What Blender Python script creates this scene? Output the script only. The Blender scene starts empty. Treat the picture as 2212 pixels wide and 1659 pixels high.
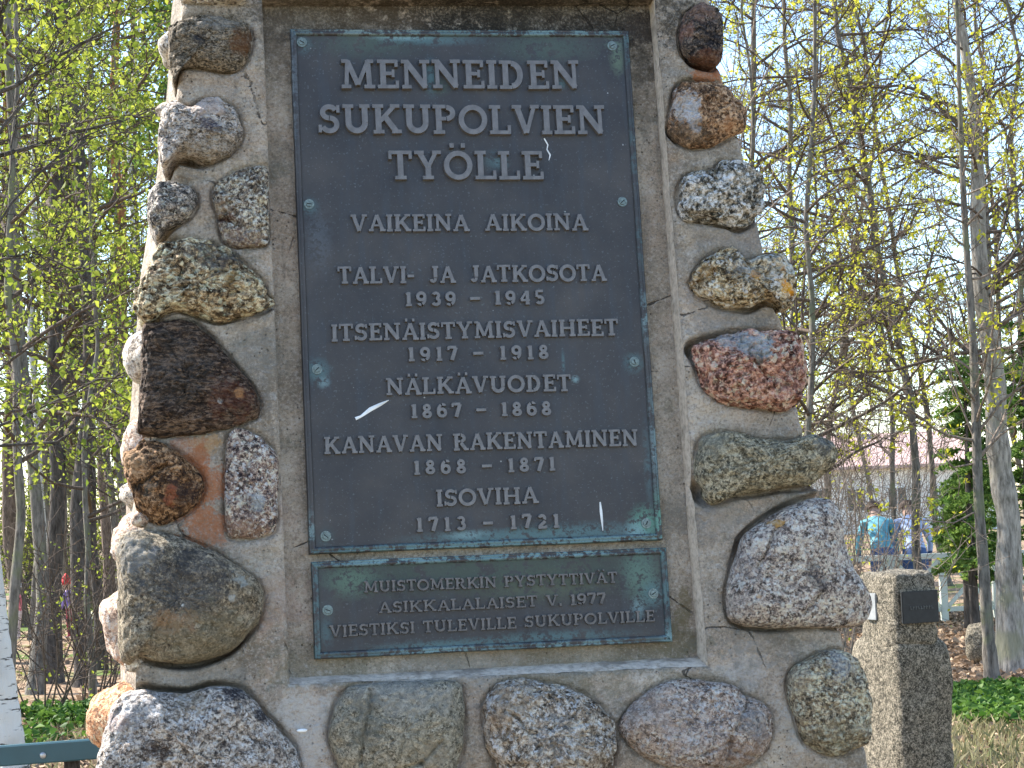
import bpy, bmesh, math, random
import numpy as np
from math import sin, cos, atan, pi, radians, sqrt
from mathutils import Vector, Matrix, noise as mn

# ------------------------------------------------------------------ camera, sky, sun, exposure
C = bpy.context.scene.collection
SC = bpy.context.scene
F = 4200.0; IW, IH = 2212.0, 1659.0
EYE = Vector((0, 0, 1.6))
PITCH = atan(280.5 / F); ROLL = radians(2.14)
r0 = Vector((1, 0, 0)); f0 = Vector((0, cos(PITCH), sin(PITCH))); d0 = Vector((0, sin(PITCH), -cos(PITCH)))
CR = cos(ROLL) * r0 + sin(ROLL) * d0
CD = -sin(ROLL) * r0 + cos(ROLL) * d0
cam_d = bpy.data.cameras.new('camera'); cam = bpy.data.objects.new('camera', cam_d); C.objects.link(cam)
cam_d.sensor_width = 36.0; cam_d.lens = 36.0 * F / IW; cam_d.clip_start = 0.05; cam_d.clip_end = 1500
M = Matrix((CR, -CD, -f0)).transposed().to_4x4(); M.translation = EYE
cam.matrix_world = M
SC.camera = cam

SUN_EL = radians(45); SUN_AZ = radians(-62)       # azimuth from +Y towards +X
W = bpy.data.worlds.new('World'); SC.world = W; W.use_nodes = True
wn = W.node_tree; bg = wn.nodes['Background']
sky = wn.nodes.new('ShaderNodeTexSky'); sky.sky_type = 'NISHITA'; sky.sun_disc = False
sky.sun_elevation = SUN_EL; sky.sun_rotation = SUN_AZ; sky.air_density = 1.0; sky.dust_density = 0.12; sky.ozone_density = 1.8
wn.links.new(sky.outputs[0], bg.inputs[0]); bg.inputs[1].default_value = 0.13
sd = bpy.data.lights.new('sun', 'SUN'); sd.energy = 4.8; sd.angle = radians(0.53); sd.color = (1, 0.94, 0.85)
sun = bpy.data.objects.new('sun', sd); C.objects.link(sun)
tosun = Vector((sin(SUN_AZ) * cos(SUN_EL), cos(SUN_AZ) * cos(SUN_EL), sin(SUN_EL)))
sun.rotation_euler = tosun.to_track_quat('Z', 'Y').to_euler(); sun.location = tosun * 50
SC.view_settings.view_transform = 'Standard'; SC.view_settings.look = 'None'
SC.view_settings.exposure = 1.7; SC.view_settings.gamma = 1; SC.view_settings.use_curve_mapping = False
SC.cycles.max_bounces = 6; SC.cycles.transparent_max_bounces = 6

# ------------------------------------------------------------------ measuring helpers
def ray(x, y):
    return (f0 + CR * ((x - IW / 2) / F) + CD * ((y - IH / 2) / F))
def at(x, y, Y):                                   # point seen at a pixel at forward distance Y
    d = ray(x, y); return EYE + d * (Y / d.y)
def gx(x, Y, y=1450):                              # ground point under a pixel column
    p = at(x, y, Y); return Vector((p.x, Y, 0))
YAW, LEAN = radians(9.76), radians(5.96)
mt = Vector((cos(YAW), sin(YAW), 0)); mnor = Vector((sin(YAW) * cos(LEAN), -cos(YAW) * cos(LEAN), sin(LEAN)))
mup = mnor.cross(mt).normalized()
MO = Vector((-0.0787, 4.6, 2.1531))
MM = Matrix((mt, mup, mnor)).transposed().to_4x4(); MM.translation = MO
def fp(x, y, h=0.0):                               # pixel -> monument frame (u, v) on the plane h in front of the plaque
    d = ray(x, y); t = ((MO + mnor * h) - EYE).dot(mnor) / d.dot(mnor)
    p = EYE + d * t - MO; return p.dot(mt), p.dot(mup)

# ------------------------------------------------------------------ object helpers
def tag(o, label=None, cat=None, group=None, kind=None):
    if label: o['label'] = label
    if cat: o['category'] = cat
    if group: o['group'] = group
    if kind: o['kind'] = kind
    return o
def empty(name, loc, label=None, cat=None, group=None, rz=0):
    o = bpy.data.objects.new(name, None); C.objects.link(o); o.location = loc; o.rotation_euler = (0, 0, rz)
    o.empty_display_size = .1
    return tag(o, label, cat, group)
def mesh_obj(name, verts, faces, mat, parent=None, smooth=False, mw=None):
    me = bpy.data.meshes.new(name); me.from_pydata([tuple(v) for v in verts], [], faces)
    return link_mesh(name, me, mat, parent, smooth, mw)
def link_mesh(name, me, mat, parent=None, smooth=False, mw=None):
    if mat is not None:
        for m in (mat if isinstance(mat, (list, tuple)) else [mat]): me.materials.append(m)
    if smooth: me.polygons.foreach_set('use_smooth', [True] * len(me.polygons))
    me.update()
    o = bpy.data.objects.new(name, me); C.objects.link(o)
    if parent: o.parent = parent
    if mw is not None:                             # mw: wanted world matrix
        pm = Matrix.Identity(4); p = parent
        chain = []
        while p: chain.append(p); p = p.parent
        for q in reversed(chain): pm = pm @ q.matrix_basis
        o.matrix_basis = pm.inverted() @ mw
    return o
def quads_mesh(name, V, Fq, mat, parent=None, smooth=False, mw=None):   # numpy verts, (n,k) faces
    V = np.asarray(V, np.float32); Fq = np.asarray(Fq, np.int32); k = Fq.shape[1]
    me = bpy.data.meshes.new(name)
    me.vertices.add(len(V)); me.vertices.foreach_set('co', V.ravel())
    me.loops.add(Fq.size); me.loops.foreach_set('vertex_index', Fq.ravel())
    me.polygons.add(len(Fq)); me.polygons.foreach_set('loop_start', np.arange(0, Fq.size, k, dtype=np.int32))
    try: me.polygons.foreach_set('loop_total', np.full(len(Fq), k, np.int32))
    except Exception: pass
    me.update(calc_edges=True); me.validate()
    return link_mesh(name, me, mat, parent, smooth, mw)
def bm_obj(name, bm, mat, parent=None, smooth=False, mw=None):
    bmesh.ops.recalc_face_normals(bm, faces=bm.faces)
    me = bpy.data.meshes.new(name); bm.to_mesh(me); bm.free()
    return link_mesh(name, me, mat, parent, smooth, mw)
def bm_box(bm, c, s, rot=None, bevel=0.0):
    m = Matrix.Translation(c) @ (rot.to_4x4() if rot else Matrix.Identity(4)) @ Matrix.Diagonal((s[0], s[1], s[2], 1))
    r = bmesh.ops.create_cube(bm, size=1, matrix=m)
    if bevel:
        es = list({e for v in r['verts'] for e in v.link_edges})
        bmesh.ops.bevel(bm, geom=es, offset=bevel, segments=2, affect='EDGES')
def bar(name, a, b, w, d, mat, parent, bevel=0.004):   # square bar from a to b (local points)
    a = Vector(a); b = Vector(b); z = (b - a); L = z.length; z.normalize()
    y = Vector((0, 1, 0)); x = y.cross(z)
    if x.length < .1: x = Vector((1, 0, 0))
    x.normalize(); y = z.cross(x)
    R = Matrix((x, y, z)).transposed()
    bm = bmesh.new(); bm_box(bm, (a + b) / 2, (w, d, L), R, bevel)
    return bm_obj(name, bm, mat, parent)

# ------------------------------------------------------------------ material helpers
class MT:
    def __init__(s, name):
        s.m = bpy.data.materials.new(name); s.m.use_nodes = True; s.t = s.m.node_tree
        s.b = s.t.nodes['Principled BSDF']; s.out = s.t.nodes['Material Output']
    def n(s, typ, **k):
        nd = s.t.nodes.new(typ)
        for a, b in k.items(): setattr(nd, a, b)
        return nd
    def L(s, a, b): s.t.links.new(a, b)
    def set(s, sock, v):
        if hasattr(v, 'is_linked') or isinstance(v, bpy.types.NodeSocket): s.L(v, sock)
        else:
            if isinstance(v, tuple) and len(v) == 3 and len(sock.default_value) == 4: v = (*v, 1)
            sock.default_value = v
    def coord(s, kind='Object', scale=(1, 1, 1), loc=(0, 0, 0), rot=(0, 0, 0)):
        tc = s.n('ShaderNodeTexCoord'); mp = s.n('ShaderNodeMapping'); s.L(tc.outputs[kind], mp.inputs[0])
        mp.inputs['Scale'].default_value = scale; mp.inputs['Location'].default_value = loc; mp.inputs['Rotation'].default_value = rot
        return mp.outputs[0]
    def noise(s, vec, scale, detail=4, rough=.55, dist=0.0, color=False):
        nd = s.n('ShaderNodeTexNoise'); s.L(vec, nd.inputs['Vector']); nd.inputs['Scale'].default_value = scale
        nd.inputs['Detail'].default_value = detail; nd.inputs['Roughness'].default_value = rough; nd.inputs['Distortion'].default_value = dist
        return nd.outputs['Color' if color else 'Fac']
    def voro(s, vec, scale, feature='F1', out='Distance', rand=1):
        nd = s.n('ShaderNodeTexVoronoi', feature=feature); s.L(vec, nd.inputs['Vector']); nd.inputs['Scale'].default_value = scale
        nd.inputs['Randomness'].default_value = rand
        return nd.outputs[out]
    def math(s, op, a, b=0.0, c=0.0, clamp=False):
        nd = s.n('ShaderNodeMath', operation=op, use_clamp=clamp)
        s.set(nd.inputs[0], a); s.set(nd.inputs[1], b); s.set(nd.inputs[2], c)
        return nd.outputs[0]
    def step(s, v, lo, hi):
        nd = s.n('ShaderNodeMapRange', interpolation_type='SMOOTHSTEP'); s.set(nd.inputs[0], v)
        nd.inputs[1].default_value = lo; nd.inputs[2].default_value = hi
        return nd.outputs[0]
    def ramp(s, fac, stops, interp='LINEAR'):
        nd = s.n('ShaderNodeValToRGB'); s.L(fac, nd.inputs[0]); cr = nd.color_ramp; cr.interpolation = interp
        while len(cr.elements) < len(stops): cr.elements.new(.5)
        for e, (p, c) in zip(cr.elements, stops): e.position = p; e.color = (*c, 1) if len(c) == 3 else c
        return nd.outputs[0]
    def mix(s, fac, a, b, mode='MIX'):
        nd = s.n('ShaderNodeMix', data_type='RGBA', blend_type=mode)
        s.set(nd.inputs['Factor'], fac)
        A = [i for i in nd.inputs if i.type == 'RGBA']; s.set(A[0], a); s.set(A[1], b)
        return [o for o in nd.outputs if o.type == 'RGBA'][0]
    def sep(s, vec):
        nd = s.n('ShaderNodeSeparateXYZ'); s.L(vec, nd.inputs[0]); return nd.outputs
    def spot(s, vec, c, r, soft=.5, wob=None, ax=(1, 1, 1)):  # 1 inside a wobbly blob around c
        v1 = s.n('ShaderNodeVectorMath', operation='SUBTRACT'); s.L(vec, v1.inputs[0]); v1.inputs[1].default_value = c
        v2 = s.n('ShaderNodeVectorMath', operation='MULTIPLY'); s.L(v1.outputs[0], v2.inputs[0]); v2.inputs[1].default_value = ax
        v3 = s.n('ShaderNodeVectorMath', operation='LENGTH'); s.L(v2.outputs[0], v3.inputs[0])
        d = v3.outputs['Value']
        if wob is not None: d = s.math('ADD', d, s.math('MULTIPLY', s.math('SUBTRACT', wob, .5), r * 5.0))
        return s.step(d, r * (1 + soft), r * (1 - soft))
    def bump(s, h, strength=.5, dist=.01, normal=None):
        nd = s.n('ShaderNodeBump'); s.set(nd.inputs['Height'], h); nd.inputs['Strength'].default_value = strength
        nd.inputs['Distance'].default_value = dist
        if normal is not None: s.L(normal, nd.inputs['Normal'])
        return nd.outputs[0]
    def fin(s, col, rough=.8, metal=0.0, normal=None, spec=.3):
        s.set(s.b.inputs['Base Color'], col); s.set(s.b.inputs['Roughness'], rough); s.set(s.b.inputs['Metallic'], metal)
        s.b.inputs['Specular IOR Level'].default_value = spec
        if normal is not None: s.L(normal, s.b.inputs['Normal'])
        return s.m

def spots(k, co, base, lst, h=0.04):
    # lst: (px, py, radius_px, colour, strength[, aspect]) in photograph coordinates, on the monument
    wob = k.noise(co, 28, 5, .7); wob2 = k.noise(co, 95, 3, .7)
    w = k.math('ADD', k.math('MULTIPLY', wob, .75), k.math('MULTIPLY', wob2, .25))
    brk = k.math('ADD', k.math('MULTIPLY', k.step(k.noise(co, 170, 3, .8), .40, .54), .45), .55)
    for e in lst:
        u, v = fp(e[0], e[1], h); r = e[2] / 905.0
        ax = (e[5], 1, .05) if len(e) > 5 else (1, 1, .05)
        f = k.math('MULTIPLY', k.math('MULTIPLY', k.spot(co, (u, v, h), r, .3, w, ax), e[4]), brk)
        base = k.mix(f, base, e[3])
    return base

def granite(name, dark, mid, light, grain=110, seed=0, contrast=1.0, spotlist=(), stretch=(1, 1, 1), rot=0, big=None, bump=1.0, rough=.85):
    k = MT(name); co = k.coord()
    cs = k.coord(scale=stretch, loc=(seed * 3.1, seed * 1.7, seed), rot=(0, 0, rot))
    wp = k.n('ShaderNodeVectorMath', operation='MULTIPLY_ADD'); k.L(k.noise(cs, grain * .8, 3, .7, color=True), wp.inputs[0]); wp.inputs[1].default_value = (.016,) * 3; k.L(cs, wp.inputs[2]); cw = wp.outputs[0]
    a = k.noise(cw, grain * 1.25, 3, .85); b = k.noise(cs, grain * .3, 5, .75); c = k.noise(cs, 14, 4, .65)
    v = k.math('ADD', k.math('MULTIPLY', a, .6), k.math('MULTIPLY', b, .4))
    w = .060 / contrast
    wm = lambda q, g: (min(.82, q[0] * 1.13 * g), min(.78, q[1] * g), min(.74, q[2] * .84 * g))
    pale = 1.22 if name in ('stone_B', 'stone_J', 'stone_L', 'stone_M', 'stone_T', 'stone_U', 'stone_C', 'stone_H', 'stone_Q', 'stone_P') else 1.0
    dark, mid, light = wm(dark, .95), wm(mid, 1.3 * pale), wm(light, 1.32 * pale)
    col = k.ramp(v, [(.5 - 1.5 * w, dark), (.5 - .35 * w, tuple(.55 * p + .45 * q for p, q in zip(mid, dark))), (.5 + .2 * w, mid), (.5 + 1.35 * w, light)])
    if big: col = k.mix(k.math('MULTIPLY', k.step(c, .45, .62), .75), col, k.mix(.5, col, big))
    cell = k.voro(cw, grain * 1.7, out='Color')
    cf = k.math('MULTIPLY', k.step(k.sep(cell)[0], .8, .9), .75)
    col = k.mix(cf, col, tuple(p * .45 for p in dark))
    cf = k.math('MULTIPLY', k.step(k.sep(cell)[1], .84, .93), .6)
    col = k.mix(cf, col, tuple(min(.8, p * 1.25) for p in light))
    ch = k.noise(k.coord(scale=stretch, loc=(seed, 9, seed * 2)), grain * .42, 5, .85)
    col = k.mix(k.math('MULTIPLY', k.step(ch, .56, .62), .75), col, tuple(q * .6 for q in dark))
    col = k.mix(k.math('MULTIPLY', k.step(ch, .44, .385), .6), col, tuple(min(.82, q * 1.2) for q in light))
    if spotlist: col = spots(k, co, col, spotlist)
    h = k.math('ADD', k.math('MULTIPLY', v, 1.3), k.math('MULTIPLY', c, .8))
    return k.fin(col, rough, 0, k.bump(h, min(1, .95 * bump), .016), .25)

# ------------------------------------------------------------------ surfaces
def concrete_material():
    k = MT('weathered concrete'); co = k.coord(); x, y, z = k.sep(co)[:3]
    base = k.ramp(k.noise(co, 5.5, 6, .6), [(.33, (.19, .158, .122)), (.5, (.325, .275, .218)), (.66, (.50, .43, .35))])
    base = k.mix(k.math('MULTIPLY', k.step(k.noise(co, 2.6, 5, .65, 1.0), .48, .62), .4), base, (.42, .31, .23))
    base = k.mix(k.math('MULTIPLY', k.step(k.noise(k.coord(loc=(4, 2, 1)), 9, 5, .7), .56, .68), .6), base, (.17, .165, .13))
    g = k.noise(co, 150, 3, .8)
    m2 = k.noise(k.coord(loc=(7, 1, 3)), 48, 5, .8)
    base = k.mix(k.math('MULTIPLY', k.step(m2, .52, .64), .42), base, (.14, .118, .092))
    base = k.mix(k.math('MULTIPLY', k.step(m2, .46, .37), .45), base, (.50, .46, .42))
    base = k.mix(k.math('MULTIPLY', k.step(g, .54, .62), .5), base, (.11, .092, .072))
    base = k.mix(k.math('MULTIPLY', k.step(g, .46, .37), .4), base, (.58, .52, .45))
    pit = k.voro(co, 62, out='Distance'); pitm = k.math('MULTIPLY', k.step(pit, .16, .08), k.step(k.noise(co, 7, 3), .48, .6))
    base = k.mix(k.math('MULTIPLY', pitm, .8), base, (.06, .055, .045))
    # hairline cracks
    cr = k.voro(k.coord(loc=(1.2, .3, 0)), 3.3, 'DISTANCE_TO_EDGE'); crn = k.math('ADD', cr, k.math('MULTIPLY', k.math('SUBTRACT', k.noise(co, 22, 4, .7), .5), .05))
    crk = k.math('MULTIPLY', k.step(k.math('ABSOLUTE', crn), .0055, .0015), k.step(k.noise(co, 3.3, 2), .5, .56))
    base = k.mix(k.math('MULTIPLY', crk, .8), base, (.05, .045, .04))
    # water streaks
    st = k.noise(k.coord(scale=(1, .07, 1)), 34, 4, .6)
    base = k.mix(k.math('MULTIPLY', k.step(st, .56, .7), .35), base, (.14, .13, .115))
    rust = (.36, .13, .05)
    base = spots(k, co, base, [
        (440, 960, 30, (.40, .25, .12), .7), (455, 1050, 46, rust, .8, 1.1), (440, 1130, 52, rust, .75, 1.1), (425, 1000, 30, rust, .7), (405, 985, 42, (.30, .12, .06), .6),
        (1520, 165, 26, rust, .85, .9), (1548, 150, 16, (.30, .11, .05), .8), (1560, 180, 16, rust, .6), (590, 1300, 60, (.42, .29, .23), .4), (600, 1120, 40, (.36, .25, .2), .3),
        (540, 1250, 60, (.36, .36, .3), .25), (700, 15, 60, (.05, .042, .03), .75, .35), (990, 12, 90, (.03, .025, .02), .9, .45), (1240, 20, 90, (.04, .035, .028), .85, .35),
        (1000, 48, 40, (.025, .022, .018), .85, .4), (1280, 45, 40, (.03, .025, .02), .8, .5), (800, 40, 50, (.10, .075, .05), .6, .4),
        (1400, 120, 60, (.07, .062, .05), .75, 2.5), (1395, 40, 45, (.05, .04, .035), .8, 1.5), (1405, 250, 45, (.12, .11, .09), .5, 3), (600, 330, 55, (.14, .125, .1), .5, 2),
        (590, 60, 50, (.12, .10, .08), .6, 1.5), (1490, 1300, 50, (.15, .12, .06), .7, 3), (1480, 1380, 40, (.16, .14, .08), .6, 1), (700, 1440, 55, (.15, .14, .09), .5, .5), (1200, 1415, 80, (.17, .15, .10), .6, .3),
        (670, 1560, 70, (.50, .47, .43), .7), (640, 1640, 60, (.48, .45, .41), .6), (1700, 1330, 30, (.4, .4, .4), .0), (1720, 1560, 50, (.48, .46, .42), .6, 1.6),
        (1610, 1440, 45, (.42, .4, .38), .5), (540, 420, 45, (.42, .36, .32), .3), (470, 620, 40, (.2, .19, .17), .4), (560, 760, 50, (.2, .19, .165), .5), (1450, 800, 50, (.34, .30, .26), .3, 4),
        (1560, 690, 50, (.19, .185, .175), .5, .6), (1590, 515, 50, (.17, .16, .15), .5, .6), (1530, 1100, 70, (.2, .19, .17), .5, .8), (1640, 1380, 50, (.16, .15, .13), .5, .5), (420, 1460, 60, (.18, .17, .155), .4, .6),
        (990, 1450, 50, (.4, .37, .34), .3, .4), (750, 1545, 40, (.25, .24, .2), .4)], .03)
    h = k.math('ADD', k.math('MULTIPLY', g, .35), k.math('ADD', k.noise(co, 40, 5, .65), k.math('MULTIPLY', pitm, -.6)))
    h = k.math('ADD', h, k.math('MULTIPLY', crk, -1.0))
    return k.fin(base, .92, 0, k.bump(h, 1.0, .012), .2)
M_CONC = concrete_material()

def bronze_material(name, patches, tone=1.0, lo=.42, hi=.52):
    k = MT(name); co = k.coord()
    n1 = k.noise(co, 6, 5, .6); st = k.noise(k.coord(scale=(1, .12, 1)), 30, 4, .6)
    base = k.ramp(n1, [(.3, (.043 * tone, .042 * tone, .045 * tone)), (.55, (.060 * tone, .056 * tone, .056 * tone)), (.75, (.082 * tone, .073 * tone, .068 * tone))])
    base = k.mix(k.math('MULTIPLY', k.step(st, .5, .68), .4), base, (.055, .062, .072))
    base = k.mix(k.math('MULTIPLY', k.step(k.noise(co, 160, 2, .6), .62, .7), .25), base, (.2, .24, .25))
    wob = k.math('ADD', k.math('MULTIPLY', k.noise(co, 30, 5, .7), .6), k.math('MULTIPLY', k.noise(co, 110, 3, .7), .4))
    dust = k.voro(co, 30); dm = k.math('MULTIPLY', k.step(dust, .07, .04), k.step(k.noise(co, 9, 2), .56, .6))
    base = k.mix(k.math('MULTIPLY', dm, .7), base, (.42, .42, .4))
    rgh = .5; pat = None
    for (px, py, r, col, s_, ax) in patches:
        u, v = fp(px, py, 0); R = r / 905.0
        m = k.math('MULTIPLY', k.math('MULTIPLY', k.spot(co, (u, v, 0), R * .8, .7, wob, (ax[0], ax[1], .2)), s_ * .85), k.step(wob, lo, hi))
        base = k.mix(m, base, col); pat = m if pat is None else k.math('MAXIMUM', pat, m)
    met = k.math('SUBTRACT', .45, k.math('MULTIPLY', pat, .45)) if pat is not None else .45
    h = k.math('ADD', k.noise(co, 14, 3, .5), k.math('MULTIPLY', k.noise(co, 130, 3, .7), .25))
    return k.fin(base, .52, met, k.bump(h, .22, .006), .4)
TQ = (.082, .165, .175); GR = (.055, .09, .07); TQL = (.24, .38, .40)
M_BRONZE = bronze_material('dark weathered bronze', [
    (800, 90, 38, GR, .8, (.3, 1)), (1180, 100, 40, GR, .8, (.3, 1)), (930, 84, 14, TQ, .8, (.12, 1)), (870, 78, 9, TQL, .7, (.12, 1)),
    (655, 95, 22, TQ, .6, (1, 1)), (1335, 130, 36, (.13, .19, .12), .7, (2, 1)), (1330, 95, 24, (.13, .2, .15), .7, (1, 1)), (932, 165, 26, TQ, .85, (1.6, .6)), (955, 185, 22, GR, .7, (1, 1)),
    (1215, 178, 14, TQ, .7, (1, 1)), (1070, 345, 24, TQ, .55, (.8, 1)), (1085, 350, 14, TQL, .4, (.8, 1)), (669, 445, 22, TQ, .55, (1, 1)), (686, 800, 30, TQ, .75, (1, 1)), (700, 825, 14, TQL, .5, (1, 1)), (1371, 783, 24, TQ, .75, (1, 1)),
    (1395, 1128, 36, (.10, .27, .20), .95, (1, 1)), (1375, 1150, 26, TQL, .8, (1, 1)), (1240, 1150, 22, TQ, .85, (.12, 1)), (1060, 1160, 18, TQ, .8, (.1, 1)), (1010, 1155, 10, TQL, .5, (.2, 1)), (704, 1160, 22, (.05, .08, .08), .7, (1, 1)),
    (1244, 818, 9, TQL, .7, (1, 1)), (1218, 780, 8, TQ, .7, (2, .3)), (1400, 1000, 14, TQ, .5, (1.5, .15)), (690, 520, 30, (.10, .12, .14), .5, (1, .4))])
M_RIM = bronze_material('bronze rim with turquoise verdigris', [
    (990, 62, 40, TQ, .9, (.06, 1)), (1200, 64, 26, TQL, .6, (.1, 1)), (800, 64, 20, (.3, .38, .36), .6, (.1, 1)), (1365, 100, 26, TQ, .9, (1, .3)), (1372, 330, 30, TQ, .5, (1, .25)), (1388, 520, 24, TQ, .6, (1, .3)),
    (1395, 680, 24, TQL, .6, (1, .3)), (1420, 950, 26, TQL, .6, (1, .15)), (1430, 1130, 34, (.14, .35, .27), .9, (1, .4)), (1050, 1180, 40, TQ, .95, (.055, 1)), (1300, 1172, 22, TQL, .6, (.06, 1)), (950, 1186, 14, TQL, .6, (.06, 1)),
    (628, 180, 20, (.2, .25, .28), .6, (1, .1)), (672, 1150, 16, TQL, .6, (1, .3)), (1060, 1200, 40, TQ, .9, (.055, 1)), (850, 1208, 18, TQL, .7, (.08, 1)), (1200, 1195, 18, TQL, .7, (.08, 1)), (680, 1290, 20, TQ, .9, (1, .15)),
    (690, 1400, 20, TQ, .7, (.6, .6)), (1060, 1405, 40, TQ, .8, (.055, 1)), (950, 1408, 16, TQL, .7, (.1, 1)), (1250, 1395, 16, TQL, .6, (.1, 1)), (1445, 1290, 26, TQ, .95, (1, .15)), (1450, 1380, 18, TQL, .7, (.6, .6))], 1.05, .46, .56)
M_BRONZE2 = bronze_material('stained bronze', [ (850, 1300, 60, (.05, .045, .045), .5, (.3, 1)), (1250, 1330, 60, (.05, .05, .055), .5, (.3, 1)),
    (1050, 1225, 60, (.045, .07, .05), .85, (.14, 1)), (760, 1255, 36, (.10, .17, .12), .8, (.6, 1)), (1385, 1240, 45, (.10, .18, .14), .85, (1, .7)), (1412, 1282, 30, TQ, .9, (1, 1)), (1380, 1315, 22, TQL, .5, (1.4, .8)),
    (1180, 1265, 40, (.08, .10, .06), .7, (.25, 1)), (708, 1318, 26, (.06, .07, .07), .8, (1, 1)), (1200, 1375, 14, TQ, .7, (.08, 1)), (960, 1395, 14, TQ, .8, (.08, 1)), (705, 1365, 16, TQ, .5, (1, .5))], .9)
def flat_material(name, col, rough=.6, metal=0, var=.25, scale=20, spec=.4, bump=.15):
    k = MT(name); co = k.coord(); n = k.noise(co, scale, 4, .6)
    c = k.ramp(n, [(.3, tuple(q * (1 - var) for q in col)), (.7, tuple(min(1, q * (1 + var)) for q in col))])
    return k.fin(c, rough, metal, k.bump(n, bump, .004), spec)
M_LETTER = flat_material('bronze letter faces', (.150, .140, .136), .45, .3, .22, 60)
M_LETTER2 = flat_material('dull bronze letter faces', (.115, .105, .10), .5, .3, .35, 60)
M_SCREW = flat_material('screw metal', (.16, .20, .19), .45, .4, .4, 200)
M_SLOT = flat_material('screw slot grime', (.02, .025, .025), .8)
M_STREAK = flat_material('white lime streak', (.72, .74, .74), .7)

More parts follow.
